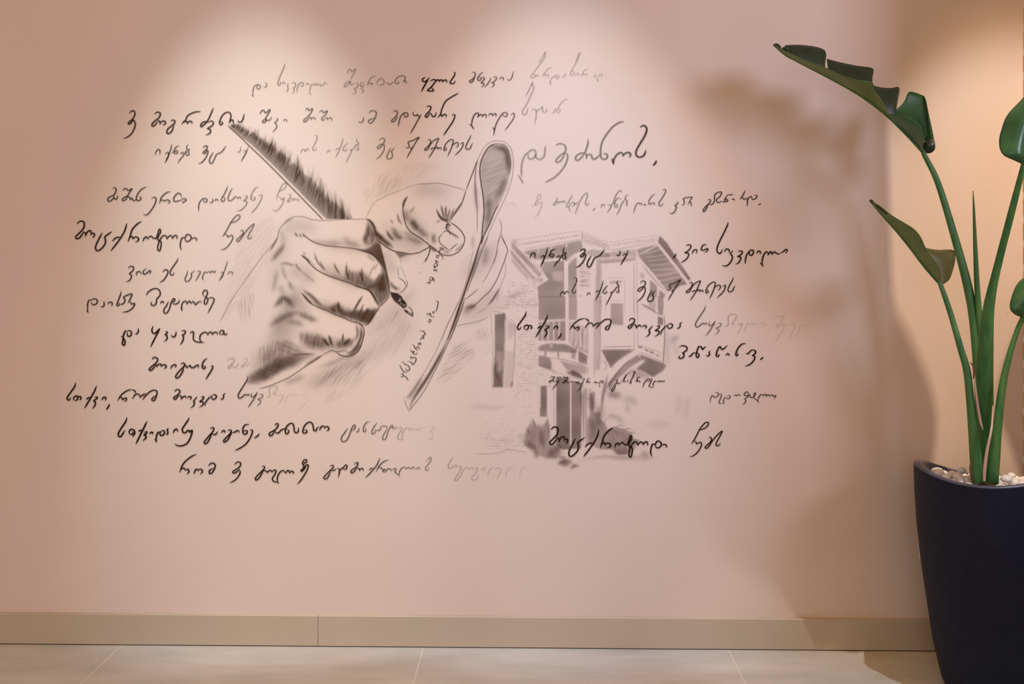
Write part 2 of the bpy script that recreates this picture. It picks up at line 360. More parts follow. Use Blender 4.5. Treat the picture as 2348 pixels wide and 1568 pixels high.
# ---------------------------------------------------------------- the mural: handwriting and drawings painted on the wall
TEXT = r'''# line 1
@ 560 110 400
W .55 .5 2.6
103,622 116,640 127,658; 118,642 119,580 132,530 155,500 188,492 212,502 218,530 200,553 178,546 172,525 182,505 205,497; 262,512 275,526 295,522 306,500 302,478 285,462
W .5 .35 2.4
548,205 545,235 515,310 480,390 460,450 455,488 470,501 487,490 491,455 484,440; 510,488 525,464 545,464 553,490; 602,470 585,500 592,540 586,570 568,598; 638,478 665,462 695,482 690,520 662,540 675,562 665,598 640,612; 715,600 712,560 735,490 760,465 790,468 800,492 782,516 764,507 770,478; 835,500 850,476 870,478 876,502; 875,605 888,618 902,632; 885,605 887,555 905,500 925,484 942,490 935,515; 942,508 965,480 982,490 975,512; 978,505 1002,478 1022,490 1020,508 1045,500 1065,500 1085,470 1108,465 1118,492
W .32 .35 3
1388,350 1400,310 1425,285 1440,300 1450,322 1475,305 1500,285 1482,340 1450,390 1425,440; 1445,452 1400,450 1365,475 1346,520 1375,516 1405,485 1430,450 1432,480 1442,500 1460,494 1476,465; 1490,482 1515,470 1534,488 1520,530 1482,550 1502,570 1498,602 1450,625; 1612,452 1575,475 1565,508 1590,520 1611,495 1614,470; 1600,520 1580,550 1606,566 1604,590 1575,605; 1775,375 1720,395 1690,430 1665,480 1650,510; 1665,492 1690,472 1712,476 1705,497; 1708,492 1725,478 1730,500; 1785,490 1795,450 1830,415 1868,420 1885,458 1870,490 1830,502 1795,494
W .4 .55 2.8
1905,472 1925,464 1942,482 1966,492 1990,475 2012,450; 2075,440 2086,468 2062,482 2038,470 2034,440 2055,408 2100,380 2140,375 2166,390 2165,420 2150,445 2140,470; 2142,456 2165,440 2182,458 2178,484
@ 940 100 480
W .97 .85 3.4
178,378 148,392 142,415 165,428 195,410 214,384; 216,380 195,420 160,480 128,540; 228,422 262,404 292,412 270,450 235,492 202,520 204,530 262,530 250,500 236,482; 285,432 302,412 322,405 330,430; 326,430 348,407 364,412 366,434; 368,430 390,408 410,412 411,440; 490,318 508,328 495,365 465,410 450,436 472,449 500,440 506,412
W .72 .55 2.9
700,328 718,318 735,340 722,375 700,402 672,414 672,430 690,435 714,412 730,378; 820,318 782,352 760,390 772,414 796,402 798,382 775,380; 798,386 825,375 836,394 822,415 800,440 830,446 825,470 800,490; 895,380 905,394 880,440 838,490; 935,380 965,372 970,395 945,425 920,436 946,450 935,475 908,490; 1000,402 1025,378 1045,380 1050,402 1036,413; 1093,392 1102,410 1125,405 1145,375 1155,335 1168,308
W .28 .22 2.8
1440,220 1488,152 1518,95 1513,155 1470,215 1420,280 1375,340 1355,368 1376,385 1400,366 1402,342 1380,345; 1405,380 1422,352 1440,356 1440,376; 1600,262 1550,285 1510,330 1480,372; 1498,355 1520,345 1525,372; 1533,355 1552,348 1556,385; 1563,430 1586,462; 1580,450 1575,420 1595,385 1620,366 1650,355 1671,365 1660,388 1637,386 1640,362; 1703,365 1725,371 1745,346 1738,330; 1855,215 1880,150 1905,100 1890,165 1850,240 1815,300 1799,340 1820,356 1840,336 1835,311 1808,312; 1855,362 1875,336 1895,340 1895,364; 2005,278 1960,300 1930,350 1920,372; 1932,350 1955,338 1962,360; 1965,352 1985,340 1990,364; 2050,365 2075,373 2082,345 2064,335; 2095,395 2113,424; 2112,415 2105,385 2125,350 2150,340 2161,358 2140,372 2125,358; 2188,356 2196,366
# line 2
@ 270 220 400
W .8 .8 3.6
160,235 185,205 220,201 236,238 222,280 195,320 160,345 145,374 165,379 190,352 205,322 228,342 239,380 225,440 185,510 130,555 78,572
W .8 .75 3.8
500,245 530,218 570,225 575,255 550,300 510,330 470,370 461,400 490,402 520,372 543,335; 540,332 562,335 572,355 570,386; 573,365 612,335 646,350 632,385 605,386; 715,340 745,322 772,335 762,370 730,400 680,440 664,480 671,503 700,500 735,462 760,390; 1120,210 1060,212 990,235 940,270 915,325 880,355 865,386; 882,352 925,340 941,358 935,380; 940,370 970,338 1002,350 996,374
W .8 .75 3.6
1290,160 1260,230 1225,310 1180,370 1130,412 1118,392 1150,352 1200,345 1228,362; 1225,350 1262,335 1291,360 1270,400 1220,430 1215,441 1252,456 1240,500 1185,528; 1385,340 1412,352 1410,372 1390,386 1372,362 1385,310 1420,250 1470,218 1510,225 1526,270 1512,330 1498,372; 1505,352 1540,320 1557,335 1555,372; 1620,320 1636,350 1666,345 1690,305 1700,260 1711,238
W .65 .5 3.2
1915,245 1930,210 1955,190 1972,200 1986,225 2010,215 2046,180 2051,200 2020,250 2000,282 1985,315 1960,325 1949,350 1975,358 1997,335 1995,312 2015,326 2042,325 2066,296 2076,275; 2130,306 2156,305 2150,330 2115,360 2141,386 2135,430 2085,488; 2230,342 2250,315 2276,325 2274,352
@ 580 230 400
W .55 .5 3.2
713,138 725,105 742,110 756,135 802,108 796,140 765,190 735,225 700,250 683,280 710,286 742,255 768,222; 762,222 782,236 786,264; 788,250 818,230 839,245 835,267; 895,165 915,138 940,140 952,165 1002,140 986,180 960,210 930,235 930,263 956,262 978,230; 980,222 1001,240 1008,267; 1012,252 1040,232 1061,245 1058,273
W .55 .55 3.1
1420,278 1436,298 1466,295 1486,270 1489,235 1475,225; 1560,175 1590,145 1630,140 1661,165 1652,220 1620,280 1582,308 1554,290 1566,265 1600,250 1642,240
W .6 .75 3.1
1890,155 1920,138 1946,155 1940,195 1910,235 1870,270 1875,291 1905,280 1938,240 1950,215; 1960,356 1968,295 1985,230 2010,190 2040,170 2075,170 2091,195 2075,220 2047,222 2035,197 2050,175; 2165,150 2156,180 2178,208 2205,198 2218,190 2228,218 2255,210 2266,185; 2264,195 2220,270 2165,370 2115,450
@ 960 180 400
W .9 .85 3.3
105,385 130,370 160,375 166,400 145,440 110,475 89,508 110,521 137,490 155,455; 152,462 168,470 182,500 206,515 230,490 236,450; 540,195 450,245 370,300 330,370 305,440 295,480 265,520 258,530; 288,482 310,490 315,522; 318,508 350,480 373,495 365,522; 448,492 475,482 489,505 460,580 400,670 335,766
W .75 .55 3.2
685,608 715,635 746,682; 714,632 720,570 745,500 772,468 802,466 806,490 790,522; 794,522 822,490 850,485 854,516; 852,515 882,482 910,490 904,532; 940,502 960,475 990,475 994,508; 998,495 1030,470 1046,490 1034,512; 1000,650 1012,675 1025,702; 1010,766 1020,700 1050,600 1100,510 1140,462 1180,460 1196,485 1170,510 1140,502 1138,475; 1240,492 1275,465 1291,490 1270,550 1220,620 1160,700
W .3 .2 3.4
1440,240 1480,165 1535,50 1527,90 1552,110 1540,160 1490,270 1440,370 1400,430 1400,475 1430,486 1456,460 1466,400 1476,390; 1520,430 1545,410 1578,425 1582,500 1564,612; 1580,455 1610,420 1650,398 1665,385; 1650,390 1672,375 1666,420 1682,450 1716,446 1727,415 1704,408; 1790,460 1815,461 1836,420 1841,390; 2020,270 1960,290 1905,345 1885,390 1860,420 1860,450 1886,458 1906,425 1890,405 1868,412; 2060,470 2067,475
# line 3
@ 340 300 400
W .75 .65 2.8
95,325 110,275 140,248 160,262 158,322; 228,318 250,292 275,290 268,350 228,430; 320,178 305,250 275,330 228,430; 425,202 385,210 355,250 348,290 372,305 396,292 396,268 365,270 340,285 318,300; 432,310 460,292 480,282; 480,295 470,340 432,380 400,438; 525,250 500,290 478,330; 540,178 518,215 524,240 556,252 535,282 550,295 550,320 522,330 512,305 520,280
W .72 .6 3.2
735,230 765,202 798,205 790,240 760,268 738,290 755,305 780,285 790,262 808,272 800,310 770,370 720,425 675,440; 880,285 845,340 825,395 835,432 862,430 890,380 920,318 960,298 1000,270 1050,198
W .5 .5 2.6
1200,270 1212,288 1235,275 1245,240 1240,212; 1282,290 1300,262 1320,265 1315,300 1250,412; 1350,208 1330,270 1290,340 1250,412
@ 680 290 420
W .4 .4 2.5
55,350 65,310 90,288 105,300 112,318 135,285 155,285 158,305 145,312; 228,118 250,110 266,130 255,180 225,240 208,280 215,302 245,300 256,262; 312,340 318,350; 392,340 405,312 425,305 438,328; 500,302 525,280 560,280; 600,148 580,220 550,300 498,405; 660,210 625,240 600,280 600,305 630,310 645,290 625,278; 680,310 700,292 708,298 690,350 632,465; 775,220 745,262 708,312; 780,145 772,185 795,210 795,230 765,230; 780,230 795,270 790,298 768,295 765,270
W .5 .55 3
1065,180 1090,152 1125,158 1130,185 1110,220 1070,235 1035,268 1055,285 1085,260 1105,232 1125,240 1122,300 1080,370 1020,425; 1210,270 1180,330 1158,385 1168,412 1205,412 1230,380 1228,345 1215,320 1235,300 1255,268
W .7 .72 2.9
1400,262 1410,275 1440,265 1445,235 1432,210 1440,195 1490,180 1572,138 1540,185 1490,270 1412,405; 1455,290 1475,272 1490,268; 1680,178 1710,168 1722,190 1700,240 1660,275 1642,295 1660,305 1690,280 1715,230 1760,180 1822,152 1800,210 1770,280 1730,350 1690,405; 1715,300 1745,275 1770,285; 1768,290 1800,262 1812,270 1810,295; 1812,292 1840,270 1855,280 1852,300; 1890,275 1918,272 1920,295 1900,308 1890,290 1910,230 1950,185 1990,165 2010,180 2000,230 1975,300 1938,380; 1995,245 2030,215 2060,205 2075,225 2060,262 2035,262; 2100,225 2130,205 2138,225 2110,290 2030,372; 2240,105 2220,150 2180,230 2170,275 2190,292 2225,280 2245,235 2262,212
# line 3 right
@ 1160 270 400
W .3 .32 5
165,765 200,820 238,890; 212,790 210,700 220,600 255,510 300,465 350,430 390,440 405,485 380,535 330,555 302,530 300,480; 395,490 410,535 455,560 500,535 525,480 528,410 545,375
W .38 .4 4.6
668,370 720,348 780,360 806,400 795,460 740,500 680,560 680,595 720,590 765,540 795,472; 790,475 822,485 830,540 800,630 730,730 640,810 525,870
W .42 .5 4.6
1108,285 1105,340 1085,410 1060,470 1010,475 950,510 940,560 970,570 1020,530 1058,475; 1062,478 1085,500 1085,555; 1085,510 1120,490 1150,500 1165,545 1195,555 1240,520 1270,490; 1590,52 1530,62 1440,120 1350,230 1290,340 1275,430 1275,510 1295,550 1340,555 1368,520 1350,485 1300,482
W .55 .78 4.8
1428,540 1438,580 1450,628; 1448,625 1455,560 1490,500 1540,468 1570,480 1575,520; 1578,515 1610,475 1660,468 1680,500 1655,535; 1805,128 1845,105 1880,115 1896,160 1870,240 1810,340 1755,440 1755,500 1790,528 1845,515 1875,470 1882,430; 2025,572 2015,605 1978,645
# line 4
@ 230 400 400
W .8 .78 3
165,190 190,176 215,190 210,230 180,280 130,300 102,335 115,362 150,350 185,310 190,285; 188,290 195,325 220,332 235,300 230,275; 305,222 330,188 355,190 375,215 430,192 400,235 370,285 330,305 298,335 315,354 350,330 380,285; 370,298 398,305 405,345; 405,340 430,315 442,345 475,345 492,325; 625,165 570,190 520,240 490,300 490,335 515,352 545,335 548,305 515,300
W .78 .7 3.1
690,322 725,305 750,315 750,360 715,440 650,525 610,545 580,530; 950,230 900,240 840,290 815,330 800,392; 815,345 855,345 862,362; 862,365 900,340 935,352 930,380 905,388; 1130,380 1110,375 1158,348 1145,325 1110,325 1100,350; 1100,340 1065,350 1010,362 988,340 1005,290 1050,250 1085,265 1095,310
W .68 .55 3
1330,490 1325,440 1335,385 1360,345 1395,322 1430,325 1440,350 1415,372 1395,358 1395,330; 1470,368 1490,378 1515,360 1515,320; 1540,358 1560,332 1585,340 1585,362; 1720,150 1705,190 1670,265 1640,310 1630,345 1650,362 1675,340 1672,305 1645,300; 1780,180 1745,245 1722,310 1730,345 1760,350 1800,318 1820,295 1840,300 1845,325; 1845,322 1870,305 1890,310 1885,332
W .55 .42 2.7
1940,300 1968,285 1982,305 1955,335 1930,350 1970,360 1970,400 1920,460 1875,485 1838,488; 2135,162 2095,180 2050,240 2028,300 2035,335 2065,345 2088,320 2070,300 2035,310; 2135,290 2165,270 2180,290 2150,370 2090,460 2028,525
@ 420 400 400
W .42 .42 2.4
1255,335 1275,270 1310,190 1345,130 1380,105 1395,120 1380,165 1340,205 1280,220; 1280,300 1310,310 1330,340 1355,310 1362,330 1330,410 1275,475 1230,488 1205,462; 1415,275 1440,262 1450,285 1425,330 1405,352 1412,370 1440,350 1460,315; 1455,318 1480,322 1480,360; 1480,345 1510,320 1520,345; 1520,340 1550,330 1560,350 1548,365
# line 4 right
@ 1140 420 320
W .1 .1 3
130,385 150,350 170,340; 200,355 220,340 240,330 262,325 275,340 290,380 325,385 345,350
W .18 .2 3
590,385 640,350 665,290 680,220 710,180 735,200 720,250 670,310 645,330 650,370 690,345 740,320 760,345 730,420 690,520 620,570
W .32 .42 2.8
985,232 1010,240 1005,280 965,330 945,360 965,370 1000,330 1015,290; 1005,300 1025,310 1030,345; 1030,335 1065,300 1075,330; 1078,330 1110,295 1120,325; 1120,315 1142,302 1148,335; 1268,185 1240,250 1190,330 1165,370 1175,398 1205,390 1225,345 1200,320; 1195,395 1215,430 1228,478; 1238,350 1270,320 1300,330 1298,365 1265,382 1245,365; 1285,320 1310,350 1330,345 1362,310; 1310,518 1340,440 1385,320 1440,220 1500,165 1520,185 1505,260 1485,330 1495,362 1530,355 1545,310; 1612,465 1652,405
W .5 .55 2.5
1745,415 1755,375 1785,352 1805,370 1800,400; 1860,372 1885,358 1915,375 1905,415 1850,495; 1905,400 1950,330 1990,220 2050,130 2090,125 2095,160; 2090,265 2045,245 2000,280 1975,350 1980,390 2005,405 2025,380 2010,350 1980,345; 2010,535 2060,440 2100,340 2160,260; 2198,182 2165,225 2155,265 2190,300 2170,335 2190,350 2190,375 2160,375
@ 1440 420 320
W .55 .7 2.5
95,500 105,450 130,375 160,335 185,325 190,360; 190,355 215,332 230,345 232,375; 262,375 285,350 300,380; 455,178 400,220 355,290 342,370; 350,345 380,335 385,365; 388,355 430,325 448,350 440,368; 578,120 610,100 635,115 620,170 560,270 520,330 525,370 560,375 600,335
W .78 .7 2.7
815,310 840,315 835,340 790,375 815,395 810,420 780,480 735,512 695,490; 900,360 920,368 945,345 945,300 930,265 950,250 1075,232 1050,280 1005,360; 1020,330 1045,315 1065,345 1062,375 1085,370
W .8 .85 2.8
1340,285 1370,270 1390,285 1370,330 1300,400 1265,450 1275,480 1310,440 1355,355; 1350,345 1400,358 1440,330 1455,270 1460,200 1500,160 1560,145 1575,165 1540,230 1490,270 1495,310 1530,325 1590,290; 1590,320 1640,305; 1765,182 1720,200 1690,185; 1690,185 1660,215 1635,265 1635,300 1665,308 1680,285 1650,265 1610,280; 1745,275 1770,262 1800,290; 1975,120 1930,205 1880,278; 1900,240 1930,245 1955,275 1985,245; 1985,245 2005,270 2010,330 2002,390; 2005,290 2040,235 2085,215; 2075,215 2090,270 2140,262 2172,220 2150,200 2120,210; 2235,340 2195,370
# line 5
@ 160 480 440
W .88 .85 4
92,175 130,145 170,150 182,185 165,240 110,300 78,330 85,358 120,350 155,305 175,270; 165,275 195,290 198,335; 200,310 230,265 260,265 262,320; 262,305 290,290 305,310 285,352; 400,285 355,370 320,450 325,495 350,505 395,475 435,420 440,370 430,340 455,315 520,270; 525,390 555,355 600,338 630,348; 700,168 675,260 610,370 505,508; 880,145 820,185 765,250 740,330 715,395; 735,335 770,335 775,365; 778,360 810,335 845,355 835,385 800,395
W .86 .7 3.7
898,390 915,350 945,335 955,370; 960,360 990,325 1020,345 1050,355 1075,315 1095,245 1110,245 1112,280 1085,330 1080,370 1120,395 1115,470 1100,505 1080,490 1082,440 1105,370 1150,320 1185,330 1190,368; 1190,360 1225,320 1255,330 1258,360; 1258,355 1290,315 1315,330 1315,365; 1370,495 1355,450 1360,390 1380,345 1410,345 1440,305 1480,320 1485,360 1450,390 1420,380 1415,345; 1490,360 1525,345 1555,360 1548,388
W .66 .55 3
1870,335 1895,300 1930,240 1985,140 2050,70 2085,75 2070,115 2020,150 1955,165; 1895,295 1925,310 1935,335 1975,315 1995,325 1990,370 1945,440 1890,485 1845,490; 2085,260 2110,250 2125,275 2110,310 2060,355 2042,380 2065,390 2100,350 2140,290 2200,220 2255,175 2245,210 2195,300 2180,345 2205,358 2240,320
# line 6
@ 270 590 300
W .82 .8 3.2
190,195 225,160 270,160 290,190 270,240 215,292 245,310 250,345 225,400 190,425 145,438; 340,325 345,275 380,250 415,268 418,298; 500,205 465,245 460,285 485,302 530,275 575,235 595,245 592,265 570,300; 500,205 520,210
W .85 .78 3.2
815,262 840,225 880,220 905,245 890,310 830,400 750,455; 1075,10 1082,35 1040,105 975,195 942,265 960,310 995,310 1020,265
W .68 .6 2.9
1260,235 1240,310 1210,385 1225,425 1265,425 1310,380 1328,325 1325,290 1355,255 1385,235; 1430,262 1460,240 1485,255 1465,310 1395,428; 1515,340 1525,375 1535,405; 1530,370 1538,310 1560,265 1580,258 1605,275 1640,240; 1640,240 1662,275 1690,240 1720,265 1750,240 1755,262 1742,278
W .55 .6 2.7
1840,275 1870,262 1895,275 1885,330 1820,420; 1975,60 1945,160 1895,290 1820,420; 1980,310 2000,265 2040,255 2065,285 2045,315
# line 7
@ 180 650 340
W .86 .86 3.2
135,415 150,440 160,462; 150,430 148,350 160,280 195,255 220,260; 205,265 250,240 295,255 300,300 260,335 220,325 205,285; 360,355 375,372 405,355 410,310 400,278; 468,330 490,295 530,295 538,330 525,355; 680,118 665,185 620,300 610,340 630,352 650,325 635,300; 640,315 690,328 730,295 740,250 718,220 745,195 840,162 850,180 815,255 785,310; 800,285 825,290 845,325 880,310 895,325 865,380 790,435 695,455
W .88 .78 3.3
1075,185 1110,130 1180,85 1250,80 1295,125 1290,190 1245,240 1235,300 1210,340 1165,340 1150,305 1170,285; 1300,315 1325,280 1350,290 1348,318; 1430,280 1395,350 1355,410 1360,460 1395,465 1435,415 1455,355 1475,290 1510,235 1530,250 1510,290 1470,300; 1490,310 1530,325 1585,300 1600,250; 1625,370 1635,400 1648,435; 1640,410 1640,330 1670,285 1710,280 1715,330; 1715,325 1760,275 1785,320; 1785,315 1820,280 1855,330 1880,310 1910,285 1945,285 1945,305; 1980,190 1970,150 2000,105 2035,110 2045,150 2025,205 1995,270 2000,320 2025,320 2045,280 2050,240 2025,215 1985,185; 2048,240 2100,220 2150,240 2140,290 2090,390 2050,470
# line 8
@ 260 730 300
W .97 .85 3.8
140,318 175,325 195,270 225,220 255,225; 175,325 210,400 210,460 190,478 165,455 172,400 190,300; 255,225 300,215 330,255 315,305 280,320 255,295 255,240; 390,270 420,275 450,235 450,172
W .95 .85 3.7
718,135 695,205 710,255 750,265 800,215 845,170; 840,175 760,330 670,510; 935,235 970,235 965,265 935,290 965,310 970,350 945,390 910,412; 1045,290 1065,328 1105,320 1125,280 1130,225; 1225,230 1260,215 1295,225 1285,270 1240,300 1262,320 1255,380 1225,440 1190,468
W .88 .8 3.6
1380,270 1400,240 1440,240 1440,300 1440,370 1480,410 1550,425 1635,430; 1600,420 1560,385 1560,310 1610,255 1660,245 1690,265 1690,305; 1695,290 1740,240 1775,260 1778,298; 1778,285 1820,245 1865,255 1868,292; 1905,285 1910,250 1945,212 1980,220 1985,260 1950,285 1915,280; 1975,225 1990,270 2020,290 2050,255
# line 9
@ 320 800 300
W .88 .86 3.8
230,190 250,155 295,150 330,185 310,235 250,290 190,340 180,375 215,378 260,335 295,275; 290,280 310,290 310,320; 310,315 355,270 390,275 390,320; 390,310 440,280 480,295 475,330 440,355; 560,355 580,310 630,278 660,290 640,335; 740,270 780,250 815,265 800,310 720,390 660,470 655,510 690,515 740,465 785,380 790,320; 800,300 835,300 850,325 862,345; 862,330 910,290 925,325 975,330 1030,290 1060,290 1055,345; 1218,162 1160,210 1130,275 1130,330 1160,350 1185,325 1160,300 1130,305; 1285,310 1310,295 1320,315 1290,385 1190,548
W .25 .14 3.6
1580,210 1620,175 1680,165 1705,195 1680,245 1620,290 1590,325 1605,345 1640,325 1670,265; 1668,275 1690,320 1740,325 1785,245; 1855,185 1890,162 1930,170 1930,205 1880,260 1830,310 1840,325 1880,300 1905,265; 1900,270 1930,295 1965,265 1970,230
# line 10
@ 140 870 400
W .95 .95 3.8
200,40 185,95 130,175 90,235 90,270 115,275 135,240; 172,278 175,240 215,220 230,250 205,282 180,270; 225,225 265,230 270,260 250,275; 345,268 370,245 400,240; 480,85 455,150 400,250 320,385; 455,240 485,230 490,250 445,285 465,305 460,345 425,392; 550,275 575,240 605,242 600,285; 655,325 640,365 610,408
W .93 .93 3.4
960,133 900,145 830,190 790,240 765,285; 785,240 820,240 830,268 870,245 885,255 875,285 845,290; 960,133 1000,155 1005,185; 960,258 1010,195 1060,205 1062,245; 1062,240 1120,195 1150,195; 1100,270 1150,205 1220,150 1280,145 1295,180 1265,270 1235,282 1225,260 1260,225 1285,215
W .92 .92 3.4
1530,165 1555,135 1595,140 1600,170 1570,205 1525,235 1520,258 1545,262 1580,220 1605,205; 1600,205 1620,230 1625,270; 1625,255 1665,220 1690,250; 1695,245 1730,225 1755,240 1735,272; 1835,228 1785,295 1800,310 1785,350 1745,380; 1885,240 1920,225 1915,260 1870,295 1915,300 1910,340 1860,375; 1940,355 1945,310 1990,250 2035,215; 2035,215 2070,200 2095,230 2060,265 2030,250 2035,215; 2145,255 2165,265 2190,240 2190,205 2215,180
@ 500 870 400
W .9 .5 3
402,-43 395,0 340,90 290,170 272,215 290,250 330,230 370,195 385,225; 385,215 410,195 425,220; 460,180 445,210 465,235 500,210 530,170; 535,165 490,250 405,375; 560,205 595,195 605,220 575,250 540,265 575,285 570,315 525,355
W .22 .16 3
655,225 670,240 695,225 695,180 690,130 720,95 780,85 800,100 780,150 730,200; 745,190 770,190 790,215; 810,215 850,205 880,215 870,250 810,330
W .11 .05 3
900,320 925,240 955,205 985,200 990,225; 995,220 1030,195 1040,220 1080,200 1100,215; 1130,215 1155,190 1190,200 1190,220 1150,225; 1240,240 1200,290 1130,360 1050,440
# line 11
@ 260 950 400
W .95 .95 4
185,38 170,90 105,190 70,255 75,292 100,298 125,265 160,210; 225,265 215,230 240,200 275,205 292,240 278,275 258,302; 225,265 260,262 268,230; 340,230 368,212 400,222; 455,88 420,165 370,265 305,398; 415,240 450,230 450,250 415,275 440,285 440,315 395,355; 490,262 510,238 532,240 530,265; 560,325 575,345 585,372; 582,345 582,290 605,240 635,235 645,220; 645,222 680,215 690,245 670,275 640,280 628,260 645,222; 705,262 730,265 735,230 728,205 745,180
W .95 .95 3.8
808,250 820,215 850,195 870,215 868,232; 1020,38 1010,70 960,145 930,195 940,235 970,245 1000,215 1020,215 1030,238 1060,210 1062,240 1035,320 990,390 920,420 870,418 825,392
W .93 .93 3.6
1305,190 1340,172 1355,195 1335,235 1270,310 1225,370 1235,392 1265,380 1305,310 1325,255; 1320,250 1350,268 1385,260 1405,225; 1455,245 1480,215 1505,225 1500,248; 1540,215 1575,205 1590,225 1565,265 1510,320 1485,355 1500,370 1540,340 1580,270 1600,235; 1600,240 1640,235 1665,215 1692,222 1690,245; 1830,130 1775,140 1748,180 1745,240 1770,265 1800,250 1802,220 1775,215 1750,240; 1840,215 1865,205 1875,225 1850,300 1790,390 1710,450 1635,485; 1965,255 1945,285 1897,318
@ 600 950 410
W .92 .9 3.6
175,145 195,118 218,125 212,160 170,205 115,235 100,260 115,280 145,262 175,215; 170,210 195,240 225,240 255,205 290,190 340,190; 340,190 360,215 345,245 320,250 312,215 325,165 370,120 410,120 425,160 430,210 450,240 480,225 485,185 495,172; 560,205 590,205 595,230 565,245 545,235 545,200 570,140 620,100 660,110 680,160 685,205 715,210 730,175 760,160; 760,210 775,175 800,150 825,160 830,185; 830,175 860,155 885,180 870,210 850,212
W .75 .5 2.8
1130,180 1090,240 1050,300 1055,345 1085,355 1130,320 1160,250 1180,190 1210,140 1230,145 1225,180 1190,210 1175,195; 1235,225 1260,228 1280,195 1285,175; 1425,92 1380,105 1345,150 1335,205 1350,228 1370,205 1360,170; 1515,105 1475,165 1450,215 1450,250 1475,250 1495,220 1485,195; 1490,205 1520,210 1560,195 1560,155; 1560,160 1600,150 1640,155 1650,190; 1650,190 1605,260 1590,310 1600,330 1635,310 1655,240 1680,180 1710,140 1725,150 1715,175 1690,165; 1700,170 1740,180 1785,165
W .3 .1 2.8
1790,185 1830,168 1840,190 1800,260 1788,310 1815,328 1870,328; 1850,325 1845,290 1860,220 1905,175 1935,185 1935,210; 1940,205 1975,180 1990,205; 1995,200 2030,190 2060,205 2105,165; 2210,175 2250,155 2270,180 2235,210 2210,215 2245,245 2240,300 2170,345
# line 12
@ 400 1030 400
W .93 .93 3.6
300,65 240,90 160,150 110,210 90,265 70,310; 90,262 130,250 150,280; 145,285 180,265 198,285 185,320 165,332; 265,330 280,285 305,262 320,285; 315,290 345,265 375,275 375,305 345,335; 458,220 490,190 530,185 552,215 540,260 510,310 480,325 468,300 490,270 535,250
W .93 .93 3.3
810,205 840,175 880,170 895,200 870,240 820,275 787,300 795,318 830,310 865,280 878,262; 870,265 888,300 870,350 820,410 745,450; 1180,230 1205,222 1215,250 1180,290 1110,360 1090,400 1105,412 1140,385 1180,320 1200,280; 1195,285 1235,290 1255,310; 1245,315 1285,280 1310,290 1315,310; 1310,310 1345,275 1370,290 1350,340 1320,390 1335,425 1380,440 1415,455; 1400,450 1385,400 1400,340 1440,290 1480,290 1495,325; 1495,320 1530,280 1550,300 1550,325; 1550,320 1580,290 1608,310 1590,330; 1735,220 1725,180 1750,140 1780,140 1780,165 1740,200 1735,250; 1740,240 1765,225 1750,260 1715,295 1705,280 1730,260 1780,210 1805,215 1785,280 1720,390 1655,470
@ 730 1030 520
W .92 .92 2.9
120,175 150,162 155,185 115,225 60,285 65,305 95,295 130,225; 130,220 165,215 185,200; 190,195 215,200 220,230 208,290; 210,240 235,205 260,185 285,160 298,170 290,200 265,205 258,185; 370,155 400,135 412,145 395,180 345,215 340,240 365,235 405,185; 400,190 425,200 428,225; 425,215 455,195 470,220
W .88 .45 2.7
525,215 550,195 575,200; 640,88 600,170 540,240 488,295; 730,108 680,125 635,165 598,230; 630,185 655,190 660,210; 660,210 690,205 670,225 690,240; 690,238 720,200 750,205 755,225; 760,215 795,195 805,210 795,235 830,260 848,285; 835,265 840,230 870,190 900,185 910,205; 905,205 940,185 955,205; 955,205 985,182 1005,205; 1010,205 1040,185 1058,208; 1122,120 1155,85 1170,90 1160,125 1115,185 1110,212 1135,215 1148,185
W .3 .1 2.7
1395,80 1365,125 1345,170 1350,195 1375,190 1395,165; 1395,195 1425,160 1435,185; 1440,180 1475,175 1465,225 1420,295 1415,320 1445,310 1480,260 1515,190; 1515,200 1545,185 1560,210; 1565,205 1590,185 1600,210; 1605,205 1650,190 1625,250 1590,290 1600,318 1640,305 1665,255; 1680,205 1720,190 1735,165; 1700,220 1735,210; 1750,275 1765,230 1795,190 1825,190; 1830,215 1855,190 1890,210 1870,260 1845,315; 1940,290 1950,230 1975,200 2010,180 2020,200; 2080,295 2090,240 2110,200 2140,180 2145,205
# right 2b
@ 1520 500 300
W .88 .88 3.3
240,635 215,680 175,725; 418,500 450,475 500,490 495,535 440,595 395,620 455,630 460,670 420,735 325,800; 520,640 555,575 600,565 612,590 595,635; 778,495 760,472 715,490 690,545 695,575 740,570 795,545 808,560 785,595 745,620
W .92 .95 3.5
1158,75 1168,95 1130,190 1050,350 985,490 970,580 1010,635 1050,605 1070,555; 1108,610 1120,570 1155,552 1190,575 1185,625; 1255,580 1215,640 1245,680 1235,750 1180,830 1110,860 1062,840; 1345,600 1390,585 1425,605 1405,650 1345,690 1395,700 1390,750 1340,815 1300,822; 1478,820 1480,750 1500,670 1540,610 1580,575 1620,580 1622,625 1590,670 1555,650 1555,605; 1685,640 1705,595 1740,595 1750,620 1740,650; 1745,800 1775,830 1800,872; 1780,830 1785,740 1815,650 1855,605 1885,620 1885,675; 1890,660 1930,600 1950,620 1955,660; 1955,655 2000,605 2030,625 2070,645 2110,625; 2110,630 2160,600 2210,560 2230,575 2220,605 2200,635
# right 4b
@ 1550 690 380
W .3 .2 3
695,355 720,360 740,330 740,230 760,200 810,185 855,205 850,240 790,320; 780,325 815,315 830,345
W .18 .1 3
860,330 890,315 905,345 940,315 910,400 860,465; 960,440 975,400 1000,340 1030,315 1045,345; 1050,345 1080,310 1100,335 1110,340 1140,310 1155,340; 1180,345 1195,310 1235,315 1245,340 1215,350; 1250,345 1290,320; 1325,400 1295,450
W .13 .06 3
